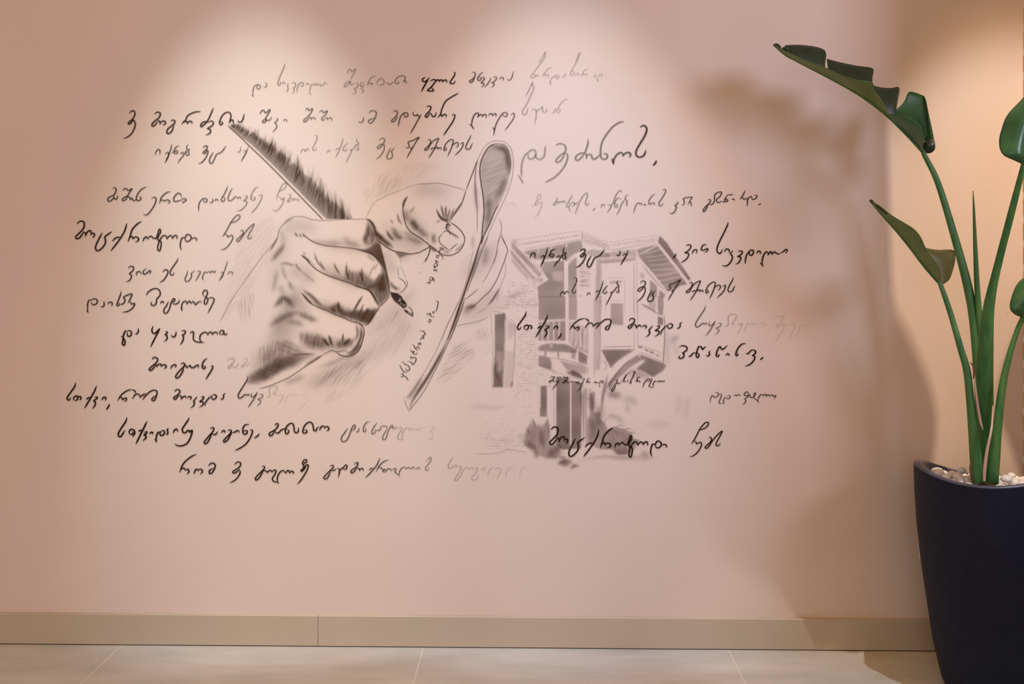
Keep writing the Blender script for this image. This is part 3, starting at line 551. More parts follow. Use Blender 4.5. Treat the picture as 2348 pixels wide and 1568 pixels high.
1390,235 1430,205 1470,230 1530,210 1500,270 1420,350 1430,370 1480,340 1530,320 1510,420 1400,590; 1560,345 1620,330 1690,350 1650,440 1600,560; 1780,340 1700,500; 1750,350 1810,340 1880,345 1920,330 1960,340; 2060,190 2120,165 2180,180 2170,250
W .92 .95 3.6
45,645 100,632 150,650 150,695 95,735 115,750 100,800 55,812 38,795 60,770; 175,775 200,785 240,740 280,730; 430,645 405,655 375,685 355,645 320,650 300,700 285,760 300,800 325,780 315,740 280,735; 428,765 450,780 475,760 470,720 488,705; 725,630 690,665 650,685 625,645 600,670 575,730 570,775 595,785 612,765 590,745; 705,770 730,745 750,755 748,778; 990,602 935,610 885,660 855,720 848,765 865,775 880,750 865,735; 990,740 1010,750 1050,715 1075,685; 1060,700 1105,695 1130,720 1110,755 1085,770 1115,785 1105,835 1050,895 975,925; 1235,792 1215,815 1190,835
# small line on house
@ 1250 840 290
W .9 .9 2
95,180 110,195 130,185 150,200 175,185 165,220 120,255 75,275 75,292 105,285 135,250; 135,250 150,262 155,285; 155,280 180,275 200,265 220,280 255,265 215,320 125,435; 330,195 360,185 365,210 420,195 400,240 340,280 330,305 360,300 395,260 410,300 440,300 450,285; 465,285 520,280; 545,300 575,280 590,305 620,280 640,305; 600,310 640,320 670,310; 740,210 700,290 660,390 590,470; 830,215 790,245 765,310; 765,290 785,275 795,300; 795,295 820,280 830,310; 905,310 930,280 945,305; 940,305 965,290 975,315; 1005,345 1010,365 1030,372; 1010,340 1010,300 1040,270 1070,265 1078,295 1050,310 1035,290
W .92 .92 2.2
1310,250 1340,245 1340,275 1270,370 1235,430 1240,462 1275,430 1320,340; 1330,300 1355,320 1385,290; 1505,140 1480,200 1460,270 1475,290 1500,270; 1510,270 1530,275 1545,245; 1640,120 1635,95 1660,85 1670,110 1640,150 1635,180 1600,245 1575,300 1590,315 1610,280; 1760,185 1720,210 1685,290; 1690,275 1710,255 1715,285; 1720,275 1745,265 1770,300; 1800,385 1820,370 1830,320 1860,280 1900,235 1935,235 1940,265 1905,275 1890,260; 1940,235 1980,230 1975,260 1940,330 1930,365 1965,385 2015,385; 2005,385 2005,330 2020,290 2050,265 2075,290; 2080,290 2105,262 2120,290; 2125,290 2155,262 2170,290; 2175,285 2210,265 2222,285
# right small
@ 1600 870 200
W .85 .95 2
332,620 340,540 365,455 400,425 440,475 500,465 550,420 555,375 515,340 460,360; 550,395 620,385 640,420 600,530 570,620 600,640 700,630; 725,655 700,630 695,570 720,485 755,460; 755,460 790,510 840,510 870,470 860,430 825,420 795,435; 975,445 1005,410 1035,415 1045,450; 1050,440 1090,405 1130,415 1140,450
W .95 .95 2.2
1390,410 1360,370 1340,335 1300,335 1250,385 1260,425 1310,430 1360,420 1350,460 1270,515 1295,560 1250,645 1185,675; 1365,390 1400,400 1410,460 1455,490 1510,455 1555,385 1545,355 1510,380 1505,440; 1500,480 1560,530 1610,565 1645,630; 1620,560 1640,480 1680,415 1730,400 1760,430 1755,455; 1755,440 1795,400 1830,400 1845,465; 1850,450 1890,405 1915,420 1935,460; 1935,455 1985,405 2010,420 2030,450 2090,430 2100,455 2075,490 2050,530
# scroll text
@ 900 500 235.7
W .85 .85 2
1212,92 1250,90 1276,128 1250,165 1228,140 1285,138 1320,158 1290,182 1250,172; 1218,172 1242,192 1225,222 1262,212; 1230,240 1280,290 1312,330 1318,380; 798,640 832,640 852,662 860,702 830,820 780,932 742,990 708,980; 740,930 782,940; 688,1036 694,1046; 664,1134 674,1144; 623,1234 634,1244; 1065,680 1100,668 1122,700 1090,722 1078,690; 1110,690 1150,680 1166,710 1130,730; 1045,745 1082,750 1060,782 1104,790; 1150,942 1150,880 1110,840 1050,840 1008,862 1014,896 1050,896 1064,858; 978,948 1010,970 985,992 1040,990 1056,1022; 948,1050 990,1024 1032,1060 1010,1096 960,1082 946,1048; 930,1105 972,1110 950,1132 1002,1120; 938,1165 960,1202 990,1170 1026,1224; 855,1345 890,1340 922,1380 900,1422 860,1402 850,1350; 930,1350 962,1452; 870,1420 840,1452 862,1480 800,1470 770,1480
@ 880 680 329.5
W .85 .9 2
848,60 890,82 882,140 862,220 832,242; 832,242 800,252 832,276; 705,260 720,292 760,270 770,312 832,336; 720,392 758,370 770,396 740,416 718,400; 585,555 640,560 680,610 630,642 660,670 600,682 622,712; 560,745 570,782 600,750 606,796; 475,775 520,842 562,882; 520,842 560,815 592,862; 435,855 460,902 500,890 480,922 530,942 542,905; 452,958 440,1002 500,990 532,1022 480,1106 440,1060 388,1052; 295,1050 350,1100 410,1132 422,1190 380,1202 358,1160; 260,1110 310,1202 360,1236 382,1210; 275,1268 310,1255 322,1292 270,1312; 320,1290 370,1312 390,1352 416,1362'''
DRAW = r'''C feather 514 272 812 508
C nib 888 664 952 730
@ 780 560 180 1568
F .92 8 1000,950 1140,975 1220,1030 1250,1090 1290,1135 1330,1195 1320,1250 1255,1272 1212,1232 1160,1190 1080,1130 1030,1050
E .85 8 1185,1070 1215,1090 1205,1142 1145,1150 1180,1120
E .75 6 1175,1195 1215,1172 1250,1162 1235,1200
E .7 6 1235,1215 1290,1190 1315,1215 1265,1240
L .85 1.6 1265,1270 1298,1335 1380,1392 1455,1432 1442,1340 1402,1270 1340,1238
F .75 6 1295,1285 1352,1345 1335,1370 1300,1340
L .85 1.3 1330,1310 1390,1370 1445,1415
F .4 10 1400,1370 1440,1350 1455,1430
C writing_hand 486 480 1000 960
@ 620 490 260 2038
L .5 1.5 0,660 60,560 130,430 160,290 250,170 350,82 450,48 590,50 680,80 800,110 950,120 1200,106 1400,96 1720,94
S .28 14 0,660 70,540 140,400
S .5 22 1730,105 1800,140 1860,230 1895,330 1930,480
L .8 2 1720,95 1790,130 1850,200 1885,290 1905,420
S .55 30 1760,160 1765,260 1735,380 1700,470 1740,560
S .45 34 1840,280 1850,420 1820,560
H .5 3 60 1730,130 1850,250 1880,430 1840,560 1700,560 1690,430 1740,300
H .5 3 120 1730,130 1850,250 1880,430 1840,560 1700,560 1690,430 1740,300
S .2 45 1330,400 1420,520 1600,560
S .16 40 700,470 1000,530 1300,520
L .75 1.7 600,370 680,442 800,512 980,565 1200,590 1500,622 1700,668 1850,730 1950,825 2030,930
S .6 20 1550,640 1720,672 1870,750 1980,880 2038,980
F .48 20 1700,650 1790,600 1870,545 1900,430 1960,480 2000,700 2050,900 2050,1010 1970,850 1850,725
S .5 26 1890,320 1960,400 2038,470
L .75 1.9 555,738 650,812 720,902 820,992 950,1070 1100,1132 1300,1200 1500,1268 1650,1330 1750,1368 1820,1440 1870,1530
S .6 12 555,738 650,812 720,900
F .42 24 780,930 900,1000 1050,1080 1200,1120 1340,1150 1370,1020 1500,1060 1650,1030 1750,1130 1870,1200 1990,1080 2050,1100 2050,1380 1900,1310 1750,1350 1600,1300 1300,1195 1000,1085
H .45 3.2 94 1370,950 1500,1030 1660,980 1760,1120 1760,1330 1500,1260 1400,1190
S .55 12 1145,880 1180,975 1250,1090
S .65 12 1370,880 1368,1050 1420,1190
S .75 12 1610,1050 1640,1130 1665,1220
S .5 10 1640,960 1650,1080 1660,1200
S .45 14 790,690 850,860 1010,1030
S .3 12 900,830 930,930 980,1010
S .3 14 600,690 620,740
S .25 10 640,760 760,900 820,960
S .3 10 1880,900 1800,1060 1760,1160
S .35 10 1980,1060 1930,1150 1890,1220
S .45 16 2038,1100 1990,1230 1950,1300
S .3 10 1940,880 1860,1010
S .25 20 1730,740 1800,790 1880,860
S .42 32 30,850 110,740 190,640 260,540
S .3 20 180,900 300,890 380,915 460,920
S .35 14 460,890 490,960 560,1030
S .2 14 560,1030 680,1130 820,1240
S .2 24 210,920 250,1080 300,1200
S .22 26 330,1200 370,1320
S .2 30 120,1000 80,1250 40,1420
S .45 14 440,340 490,412
S .45 12 520,360 560,420
S .5 12 580,350 620,420
S .2 18 250,180 330,120 420,90
S .14 40 160,300 230,420 210,560
@ 540 640 320 1930
L .75 1.8 905,180 1000,282 1060,342 1150,386 1280,436 1380,486 1500,532 1600,580 1690,602 1770,640
S .6 12 930,200 1000,285 1070,345
S .55 18 940,150 1060,240 1120,300 1190,360
F .42 22 1000,240 1150,340 1290,390 1390,330 1480,430 1600,440 1700,420 1800,440 1900,400 1940,410 1880,560 1800,630 1700,600 1550,545 1350,470 1150,385
H .5 3 85 1290,390 1420,330 1600,430 1800,430 1900,420 1850,590 1700,590 1500,530 1350,460
S .7 16 1420,310 1430,400 1460,450
S .6 14 1330,400 1380,450
S .55 9 1750,240 1690,330 1620,460
S .5 9 1760,400 1700,500
S .65 12 1840,420 1780,520 1740,560
S .6 16 1930,430 1870,550 1800,620
L .75 1.7 1640,88 1760,120 1830,136 1890,182 1922,250 1930,320
L .75 1.8 1935,470 1870,560 1830,620 1780,636
L .82 2 1700,606 1760,650 1780,730 1765,822 1730,932 1690,1000 1620,1050 1540,1066 1450,1046 1395,1008
L .7 1.5 1540,970 1420,1000 1330,985 1280,1005 1200,1050
S .55 18 1720,640 1745,760 1700,890 1630,980 1560,1030
S .45 14 1670,620 1690,740 1660,850
L .6 1.4 1740,660 1730,790 1690,900 1600,1000 1510,1000
S .6 14 1740,880 1690,960 1610,1030 1540,1045
L .72 1.7 1200,1050 1050,1150 900,1250 750,1350 600,1420 450,1480 330,1510
S .4 14 1220,1040 1080,1120 950,1200
F .48 30 170,1340 330,1250 480,1170 600,1070 750,1045 1150,1025 950,1110 820,1200 650,1250 500,1340 350,1410 210,1430
F .32 34 450,1190 600,1090 850,1060 800,1170 600,1230
S .5 8 1100,1030 900,1035 760,1050
H .5 3 25 140,1400 330,1250 480,1170 620,1180 560,1320 350,1430 180,1450
H .45 3 110 250,1330 480,1120 600,1060 700,1230 400,1420
H .3 3.4 95 300,950 560,850 760,850 760,1050 560,1080 320,1250
H .35 3.4 30 560,880 760,860 1000,960 960,1030 620,1050
S .22 50 600,900 750,960 950,1000
S .2 60 400,1130 560,980
H .5 2.8 98 880,740 1150,760 1260,850 1230,950 1050,960 900,880
F .34 40 900,780 1130,790 1240,900 1200,950 1040,950
H .35 3 20 960,880 1080,840 1240,900 1220,960 1050,970
S .82 13 1210,815 1250,870 1295,925
S .82 11 1295,770 1315,850 1335,925
S .7 9 1490,750 1478,870
S .75 14 1500,900 1540,870 1580,820
F .5 22 1380,910 1480,830 1560,850 1660,820 1600,920 1480,940
H .35 3 80 1150,780 1300,800 1480,830 1650,800 1600,930 1300,940
S .5 28 540,380 600,320 660,260 740,300 800,380
H .4 3 95 540,380 660,230 820,380 760,370 640,370
S .35 34 480,640 600,560 720,500 850,450
S .3 26 850,450 960,510 1150,580
H .35 3 95 480,640 700,480 960,450 1150,560 1050,600 860,500 680,540
S .25 30 700,580 850,600 940,640
S .18 34 620,100 660,200
S .2 26 760,90 800,130
H .14 7 84 20,330 160,180 270,200 230,520 60,620
H .12 6 88 300,950 320,1250 220,1300 210,1000
S .2 28 1150,1215 1350,1150 1500,1085 1680,1060
S .2 34 680,1430 820,1390 960,1330
S .12 20 1100,1500 1300,1330 1420,1230
S .12 20 1640,1230 1740,1130
H .12 9 125 1130,1300 1500,1150 1800,1100 1700,1400 1200,1500
@ 780 560 180 1568
F .46 22 690,-20 780,-20 830,200 890,430 940,650 970,850 992,960 980,1040 880,1140 780,1240 720,1080 640,950 560,890 470,860 600,820 720,760 830,600 850,450 800,320 700,210 560,130 470,100 600,60
F .5 30 780,780 880,800 900,920 820,950 740,880
S .55 16 780,0 860,300 920,560 960,760 990,940
L .7 1.6 780,0 860,300 920,560 962,760 992,930
H .5 3 75 700,0 780,0 940,650 985,1000 800,1200 700,1000 800,700 840,420
H .4 3 110 820,600 940,650 985,1000 800,1200 700,1000
L .72 1.7 995,1030 900,1140 780,1250 770,1282 680,1400 560,1565
L .7 1.7 480,870 580,912 650,1000 720,1120 772,1230
S .5 16 650,1000 720,1120 770,1225
L .28 1.3 1110,150 1180,240 1220,340 1226,450
L .55 1.4 1148,470 1160,570 1180,655
L .35 1.2 1148,470 1235,472 1270,580 1320,700
L .7 1.6 1320,700 1346,780 1310,862 1240,940 1150,975
L .7 1.6 1150,655 1260,720 1308,800 1318,850
S .5 24 1000,740 1050,830 1120,880 1180,890
H .5 3 70 1020,790 1080,850 1190,870 1180,920 1080,910
F .48 22 0,1290 100,1340 200,1360 300,1300 400,1360 500,1330 560,1290 650,1330 750,1250 765,1290 660,1420 550,1560 400,1510 200,1445 0,1400
S .55 12 450,1020 380,1150 280,1330
S .45 12 470,1190 400,1340
S .72 12 560,1260 510,1370 460,1440
S .15 14 1160,1300 1080,1450
@ 504 252 711 896
S .07 18 200,360 170,440 150,520
@ 0 0 1 1
L .42 1.4 505,737 530,690 565,638 600,590 636,548
@ 504 252 711 896
S .2 16 235,510 190,590 150,660
S .16 22 230,590 160,690 110,760
S .14 14 300,385 380,395 430,400
S .2 14 300,450 370,490 440,505
S .18 12 280,555 340,580 400,590
S .22 14 240,645 310,680 380,690
S .12 12 470,400 490,440 500,480
S .12 16 180,345 230,335 280,345
S .14 16 200,470 240,470 270,500
S .12 18 190,540 230,560 260,590
S .1 22 420,650 500,580 560,520
S .14 16 250,795 300,775 360,745
S .14 12 340,745 400,725 450,690
S .08 24 460,700 520,650 560,600
H .09 5 128 60,350 150,300 170,400 60,560 10,600
H .1 5 130 430,650 560,520 540,640 380,820 300,850 330,760
C holding_hand 826 372 1180 780
@ 820 400 280 2195
L .38 1.3 150,765 220,640 300,500 420,430 600,350 800,270 950,212 1060,180
L .5 1.4 1040,185 1100,172 1250,165 1450,155 1600,185 1800,240 1950,290
L .75 2.2 1950,280 1880,500 1800,620 1720,740 1660,835
S .4 14 1880,500 1800,620 1700,760
L .82 1.9 900,390 840,490 815,620 835,760 870,900 950,1020 1100,1120 1250,1230 1400,1350 1500,1420 1600,1452 1720,1436 1830,1370 1900,1270 1926,1150 1900,1070 1850,1000 1750,910 1650,850
L .8 2 1650,850 1520,800 1445,690 1425,610
S .6 16 890,400 835,500 818,600
S .3 40 850,640 870,760 920,820
S .5 16 1425,640 1500,780 1600,820 1670,830
S .65 12 1505,540 1525,660 1560,790
S .65 13 1590,560 1585,680 1600,800
S .55 11 1660,610 1640,700 1610,800
S .55 11 1740,610 1690,720 1640,810
S .4 20 1480,740 1560,800 1660,800
S .62 40 970,820 1020,900 1090,990
S .3 36 1100,980 1180,1060 1250,1090
H .3 3.2 92 1080,930 1300,1050 1420,1150 1400,1280 1280,1200 1120,1080
S .35 30 1380,1060 1370,1150 1390,1230
S .3 14 1020,580 940,690
S .35 12 1420,850 1490,830
S .25 30 1590,950 1640,980
L .7 1.6 1520,1062 1570,1018 1640,1022 1740,1080 1825,1142
S .3 16 1640,1030 1740,1090 1820,1140
L .72 1.8 1525,1055 1465,1140 1482,1225 1540,1282 1650,1352
L .75 1.7 1655,1372 1720,1300 1810,1230
S .25 30 1560,1370 1640,1400
S .3 16 1750,1370 1840,1310 1900,1240
L .82 2 350,1170 450,1250 550,1320 680,1380 800,1402 950,1426 1100,1400 1200,1350 1310,1290
S .65 30 335,1050 420,1150 520,1230 610,1300
H .5 3 60 330,1020 450,1100 620,1250 640,1360 480,1260
S .65 18 525,1010 580,1110 660,1190
S .5 36 640,1010 720,1110 800,1140
S .25 50 860,1050 980,1150 1160,1220
H .22 3.4 25 680,1000 900,1010 1250,1240 1150,1290 800,1180
F .55 20 670,1385 800,1405 950,1430 880,1450 760,1490
S .5 24 1300,1300 1360,1340 1420,1370
H .3 4 125 740,1440 960,1430 860,1560 760,1540
S .45 14 715,700 740,810 795,895
S .35 10 600,800 635,890
S .2 26 600,960 700,1010
S .3 14 150,770 250,850 330,1000
H .14 5 120 380,40 800,50 700,330 400,420
H .1 5 110 60,300 300,200 200,600
@ 960 540 260 1699
L .7 1.7 1240,0 1290,100 1332,210 1318,280 1270,420 1180,640 1080,810 980,910 840,1040 760,1082
L .38 1.2 1300,370 1300,560 1240,720 1210,800 1170,980
L .55 1.6 1205,790 1120,940 1030,1050
S .4 12 1200,800 1130,930 1050,1030
L .35 1.3 1030,1070 950,1120 870,1165
L .65 1.6 688,962 780,890 900,790
L .5 1.3 950,722 1040,570 1120,400 1160,280 1190,100 1222,0
L .45 1.3 1120,440 1165,290 1180,180
L .45 1.4 550,1365 640,1335 850,1295 980,1250 1040,1205
S .45 30 720,1085 790,1065 850,1040
S .2 40 690,1130 740,1120
S .22 36 990,440 1000,300 1020,160
@ 1000 310 220 1380
L .5 1.5 905,1190 942,1310 932,1410 885,1568
L .5 1.4 932,1410 990,1568
@ 504 252 711 896
S .12 20 470,330 520,380 600,400
S .12 16 560,240 600,230 660,240
S .16 14 540,290 560,330 600,360
S .12 20 700,480 760,440 800,380
S .1 22 700,600 760,570 800,520
H .12 5 150 640,720 760,630 790,680 700,780 620,820
H .1 5 125 450,190 560,150 640,160 560,210 440,260
C paper 880 306 1200 960
@ 1000 310 220 1380
L .42 1.4 430,790 500,600 600,350 680,190 760,110 870,78 980,95 1060,160 1100,260 1115,420 1090,620 1030,820 930,1040 850,1200 760,1400 690,1568
L .65 2 430,790 520,560 600,345
F .2 14 870,122 980,145 1040,235 1068,400 1050,580 1000,760 930,930 850,1080 770,1280 680,1450 655,1568 670,1300 690,1100 680,900 650,700 632,540 640,400 690,270 770,162
H .22 3 -28 870,122 980,145 1040,235 1068,400 1050,580 1000,760 930,930 850,1080 770,1280 680,1450 655,1568 670,1300 690,1100 680,900 650,700 632,540 640,400 690,270 770,162
L .7 2.6 870,118 770,160 690,270 640,400 630,540 650,700 680,900 690,1100 670,1300 650,1568
L .45 2 870,118 980,140 1040,230 1070,400 1050,580
S .5 30 820,170 900,180 1000,220 1040,400 1040,540
S .3 36 1000,600 940,760 860,900
S .3 30 760,880 760,1100 730,1300
L .7 2.4 900,1000 850,1080 770,1270 690,1440 650,1568
L .38 2 600,345 570,500 562,700 575,900 592,1100 590,1400
S .18 14 590,380 562,600 580,1000
@ 960 540 260 1699
S .72 11 965,0 900,180 830,420 740,690 650,960 560,1210 430,1568
L .75 2 965,0 900,180 830,420 740,690 650,960 560,1210 430,1568
L .6 1.5 1045,0 960,200 880,430 800,640 720,850
S .3 14 985,100 900,300 830,520 760,720
L .65 1.4 690,960 640,1120 560,1330 470,1568
L .28 1.5 820,200 750,540 680,780 560,1080 420,1350 350,1568
S .15 24 820,0 810,200
@ 880 680 200 1425
S .5 12 1290,0 1160,440 1050,680
S .75 17 1050,680 950,900 820,1140 700,1340 550,1568 460,1720 420,1830
L .66 1.5 1330,20 1170,490 1080,690 950,980 800,1280 640,1568 410,1870
L .35 1.8 1240,50 1000,560 850,900 700,1170 450,1568 325,1655
S .3 26 640,1300 500,1520 380,1700
L .5 1.4 325,1655 410,1870
L .14 1.4 430,400 380,560 240,800 120,1020
L .14 1.4 250,200 120,420 0,640
H .2 7 152 1150,780 1400,700 1500,950 1000,1400 850,1400
@ 820 400 280 2195
S .2 30 2120,150 2130,420 2160,700
C house 1056 516 1664 1106
@ 1090 500 260 2038
F .3 12 870,600 1110,552 1340,512 1620,460 1910,400 1930,570 1800,640 1700,760 1640,790 1600,770 1540,720 1250,758 1080,740 960,660
F .36 8 1230,780 1600,760 1600,1418 1130,1418 1130,1220 1320,1100 1180,900
E .5 20 1380,960 1590,960 1590,1140 1380,1120
F .34 10 1665,830 1820,690 1820,1418 1665,1418
F .28 12 635,560 1095,1090 1050,1130 640,650
F .3 12 660,450 830,600 1200,1000 1140,1060 660,540
F .2 14 640,690 980,1070 940,1110 660,790
E .95 5 1602,780 1664,780 1664,1418 1602,1418
R .9 13 1640,810 1700,725 1800,650 2038,590
R .9 12 1090,770 1250,762 1540,722 1630,800
R .8 10 1130,530 1130,630
R .8 10 1370,490 1370,560
R .8 12 1640,430 1640,520
R .7 10 870,590 1340,505 1620,450
F .22 14 1050,1130 1160,1050 1230,1100 1160,1170
R .8 10 1060,1100 1150,1150
R .8 10 1150,1080 1220,1040 1250,1100
Q .42 700,480 1900,290
Q .3 900,590 1320,1060
L .28 1.3 860,552 1340,470 1640,420 1900,370
L .2 1.3 680,400 1200,320 1900,225
L .25 1.3 860,590 1340,510 1620,455 1900,395
L .4 1.6 1922,205 1925,400
S .2 40 680,420 720,450
B .28 14 60 1850,820 2038,820 2038,1260 1850,1260
S .13 30 560,1430 700,1380 900,1320
B .3 16 70 560,1100 980,1120 1110,1230 1120,1568 480,1568
@ 1330 520 280 2195
F .4 10 1045,512 1390,330 1830,900 1925,1030 1800,1055 1750,1100 1560,1130 1350,870 1150,640
R .42 11 1180,475 1330,440 1460,390
R .42 11 1200,540 1360,530 1510,500
R .42 11 1230,610 1400,590 1560,570
R .42 12 1260,680 1450,680 1620,640
R .42 12 1310,770 1500,760 1700,760
R .42 13 1370,870 1560,850 1780,800
R .42 13 1430,970 1620,930 1830,890
R .3 12 1500,1060 1700,1000 1850,960
F .5 8 1430,155 1560,285 1680,470 1800,650 1985,930 1950,962 1400,285
R .85 12 1400,290 1600,540 1920,970
R .85 10 1050,500 1390,330
F .38 8 1025,400 1390,312 1050,500
F .34 8 355,585 1000,540 1000,592 365,650
F .22 10 535,455 1000,400 1020,525 340,545
F .26 10 100,440 240,395 520,470 540,540 350,562 220,520 100,490
R .6 10 360,610 990,560
Q .36 60,130 540,330
Q .36 560,320 1400,190
L .22 1.3 40,220 300,300 560,405 1000,320 1400,235
L .2 1.2 540,440 1000,350 1390,290
L .2 1.2 60,90 500,265 900,215 1400,140
F .1 20 60,300 520,400 540,340 60,170
H .3 10 2 0,740 190,730 190,1080 0,1090
F .2 10 295,580 372,580 372,1256 275,1256
F .24 8 540,970 760,960 750,1010 540,1020
F .3 7 1260,950 1390,1060 1390,1262 1248,1262
F .38 7 1422,1130 1522,1200 1522,1258 1422,1258
F .2 16 1085,800 1150,840 1150,940 1085,900
L .32 1.3 970,640 970,1568
L .25 1.3 1020,600 1020,1568
L .2 1.3 385,660 385,1568
L .2 1.3 800,930 810,1568
L .2 1.2 460,930 460,1568
L .2 1.2 460,925 780,905
L .25 1.2 390,660 960,600
L .45 1.8 1095,1375 1240,1445 1365,1525
L .25 1.2 540,1330 790,1310
S .2 14 1100,640 1250,850 1560,1180
@ 1090 680 260 1853
F .52 9 322,290 488,270 470,880 442,1475 290,1480 322,800
E .35 22 330,880 470,900 440,1200 320,1250
S .45 26 350,1050 330,1200 390,1380
L .3 1.3 250,255 285,800 270,1490
L .25 1.3 510,300 480,900 455,1490
L .3 1.4 530,370 640,440 635,900 600,1490
L .22 1.3 660,430 655,900 645,1270
F .14 14 530,400 640,450 630,620 540,720
F .1 14 490,880 640,900 600,1480 470,1480
S .35 12 600,1380 590,1480
L .35 1.5 340,150 440,175 545,192
L .32 1.5 260,225 370,245 490,265
L .2 1.3 290,180 480,210
F .36 6 1030,-10 1470,-10 1470,380 1030,395
F .3 6 1525,-10 1660,-10 1660,380 1525,380
F .36 6 1030,400 1470,385 1470,720 1030,722
F .18 8 1525,400 1853,500 1853,900 1525,740
R .85 9 1096,400 1096,720
R .85 9 1190,395 1190,720
R .85 9 1282,390 1282,720
R .85 9 1370,385 1370,720
R .9 13 1000,400 1470,376
R .9 13 1030,738 1470,742
R .7 13 1580,440 1580,740
R .7 13 1640,470 1640,770
R .7 13 1720,500 1720,800
R .7 13 1800,530 1800,840
E .95 5 1470,-10 1516,-10 1516,830 1470,830
F .42 12 1040,800 1200,760 1470,775 1660,850 1640,912 1380,900 1150,892 1040,880
R .8 18 1040,800 1044,802
R .8 18 1235,795 1240,797
F .42 6 1128,890 1162,890 1158,960 1130,960
F .42 6 1340,900 1370,900 1370,1000 1345,1000
F .25 8 1530,750 1853,890 1853,940 1660,850
F .46 9 1040,965 1130,960 1230,1020 1242,1190 1040,1130
F .33 9 1682,870 1835,960 1825,1110 1682,1080
F .26 10 1380,1040 1825,1160 1790,1265 1500,1200
F .48 10 1485,1235 1600,1200 1720,1270 1765,1350 1600,1300
L .4 1.5 1160,990 1500,1040 1820,1150
L .3 1.3 1030,1120 1250,1200 1500,1290 1750,1370
L .25 1.3 1240,1030 1260,1180 1330,1220
L .3 1.3 1480,1200 1560,1290
F .48 6 1320,1300 1545,1330 1545,1352 1320,1330
B .3 12 60 660,560 1020,480 1020,1100 1250,1210 1250,1568 1080,1440 660,1568
B .26 14 70 380,20 1010,20 1010,360 690,420 560,240
H .08 9 110 30,500 260,520 270,950 30,900
@ 1310 680 290 2067
F .32 8 640,110 842,105 842,462 640,440
F .47 9 490,872 1035,862 900,960 760,1060 650,1165
F .42 12 1075,955 1180,1030 950,1170 700,1400 620,1540 600,1420 760,1250
F .5 12 1110,940 1250,990 1500,1085 1555,1122 1500,1200 1340,1310 1180,1210 1060,1180 1180,1060
F .25 40 1060,1180 1200,1210 1340,1310 1100,1330 900,1300
R .93 26 1045,920 850,1020 680,1180 560,1330 500,1480 470,1600
S .5 12 1090,950 900,1090 750,1250 600,1450 550,1580
R .8 20 1190,1040 1000,1150 870,1290 780,1420
S .4 12 1010,1170 880,1310 790,1440
F .38 7 1090,790 1160,812 1150,845 1090,830
F .38 7 1200,840 1262,870 1257,900 1195,872
F .38 7 1290,880 1352,907 1347,937 1285,917
F .35 7 1380,930 1442,957 1437,977 1380,962
L .45 1.6 490,820 750,815 1005,808
L .35 1.4 490,870 1020,860
L .38 1.3 370,0 376,600 375,1300
L .3 1.3 1025,0 1025,860
L .3 1.3 1085,0 1085,800
L .25 1.3 90,0 90,350
L .25 1.3 470,0 470,1100
L .55 1.8 1520,300 1526,660 1505,1000 1500,1100
L .35 1.4 1095,895 1290,965 1500,1065
L .3 1.4 1090,780 1290,850 1500,930
L .3 1.3 600,470 840,470
F .17 8 390,-10 490,-10 472,1200 390,1200
F .38 7 1412,-10 1512,-10 1500,300 1420,270
F .44 7 1412,318 1502,350 1492,470 1412,440
F .2 14 1260,-10 1380,-10 1380,230 1270,170
L .5 1.7 1145,120 1400,265 1500,320
L .25 1.3 480,960 560,1080 640,1160
L .35 1.3 500,1060 560,1070 570,1170 500,1170
S .2 36 1650,710 1690,680 1740,650
S .08 40 1620,720 1700,830 1740,960
F .12 30 1530,560 1600,560 1600,1100 1530,1100
R .4 14 60,540 60,800
R .4 14 130,560 130,830
R .4 14 210,580 210,860
H .2 10 90 20,500 250,530 240,880 20,780
F .3 10 0,880 90,870 60,1020 0,1000
F .3 10 120,880 250,960 240,1070 120,1040
L .3 1.5 0,1050 240,1150
L .4 1.5 275,1130 265,1220 220,1260
F .45 14 0,1210 120,1240 220,1350 100,1310 0,1270
@ 1060 860 300 1882
F .5 6 1355,30 1552,70 1552,1060 1440,1070 1355,1000
F .48 6 1570,75 1722,110 1710,1050 1570,1060
R .5 10 1335,0 1335,900
E .9 5 1552,60 1571,60 1571,1060 1552,1060
L .3 1.3 1320,30 1325,760
L .3 1.4 1745,110 1740,1000
F .5 7 1130,150 1212,155 1217,592 1120,592
L .25 1.3 1215,160 1225,600 1250,800
S .22 9 1020,620 1040,700 1060,760
S .22 9 1230,620 1215,700 1190,770
S .2 9 930,760 960,820 990,880
S .22 10 880,980 940,1010 990,1060
S .2 9 1250,660 1240,760 1230,860
S .22 9 1330,1190 1420,1120 1480,1100
S .25 9 1560,1350 1620,1300 1680,1300
S .25 9 1380,1280 1440,1240 1500,1220
H .22 4 100 920,780 1060,700 1200,700 1262,800 1250,1000 1350,1180 1100,1150 940,1020
H .16 5 150 1230,1000 1440,1010 1350,1200 1220,1190
F .3 14 1010,630 1060,700 1130,740 1230,640 1262,800 1250,1000 1380,1000 1440,1020 1350,1200 1220,1200 1060,1130 890,1000 910,800
S .3 26 1150,760 1140,900 1180,1050
S .35 26 940,950 1000,1010 1070,1060
S .3 26 1060,1100 1070,1180
S .3 40 1230,1150 1330,1080 1400,1020
F .5 20 1365,1260 1480,1195 1590,1240 1480,1312
F .46 16 1540,1345 1590,1280 1695,1300
S .3 20 1380,1180 1480,1180
L .4 1.4 200,1130 400,1130 540,1110 640,1070 780,1085 960,1108
B .26 12 110 440,200 900,130 1100,140 1100,560 900,640 900,980 240,960 200,800 560,420
S .08 30 100,475 250,445 450,470 620,440
B .2 14 50 260,900 760,830 900,1040 300,1080
S .12 26 820,850 900,950
@ 1320 860 320 2007
H .22 4.5 70 200,300 270,300 350,560 450,780 700,780 820,870 800,1110 540,1080 190,960
H .18 5 20 400,760 560,740 720,780 840,860 760,900 500,860
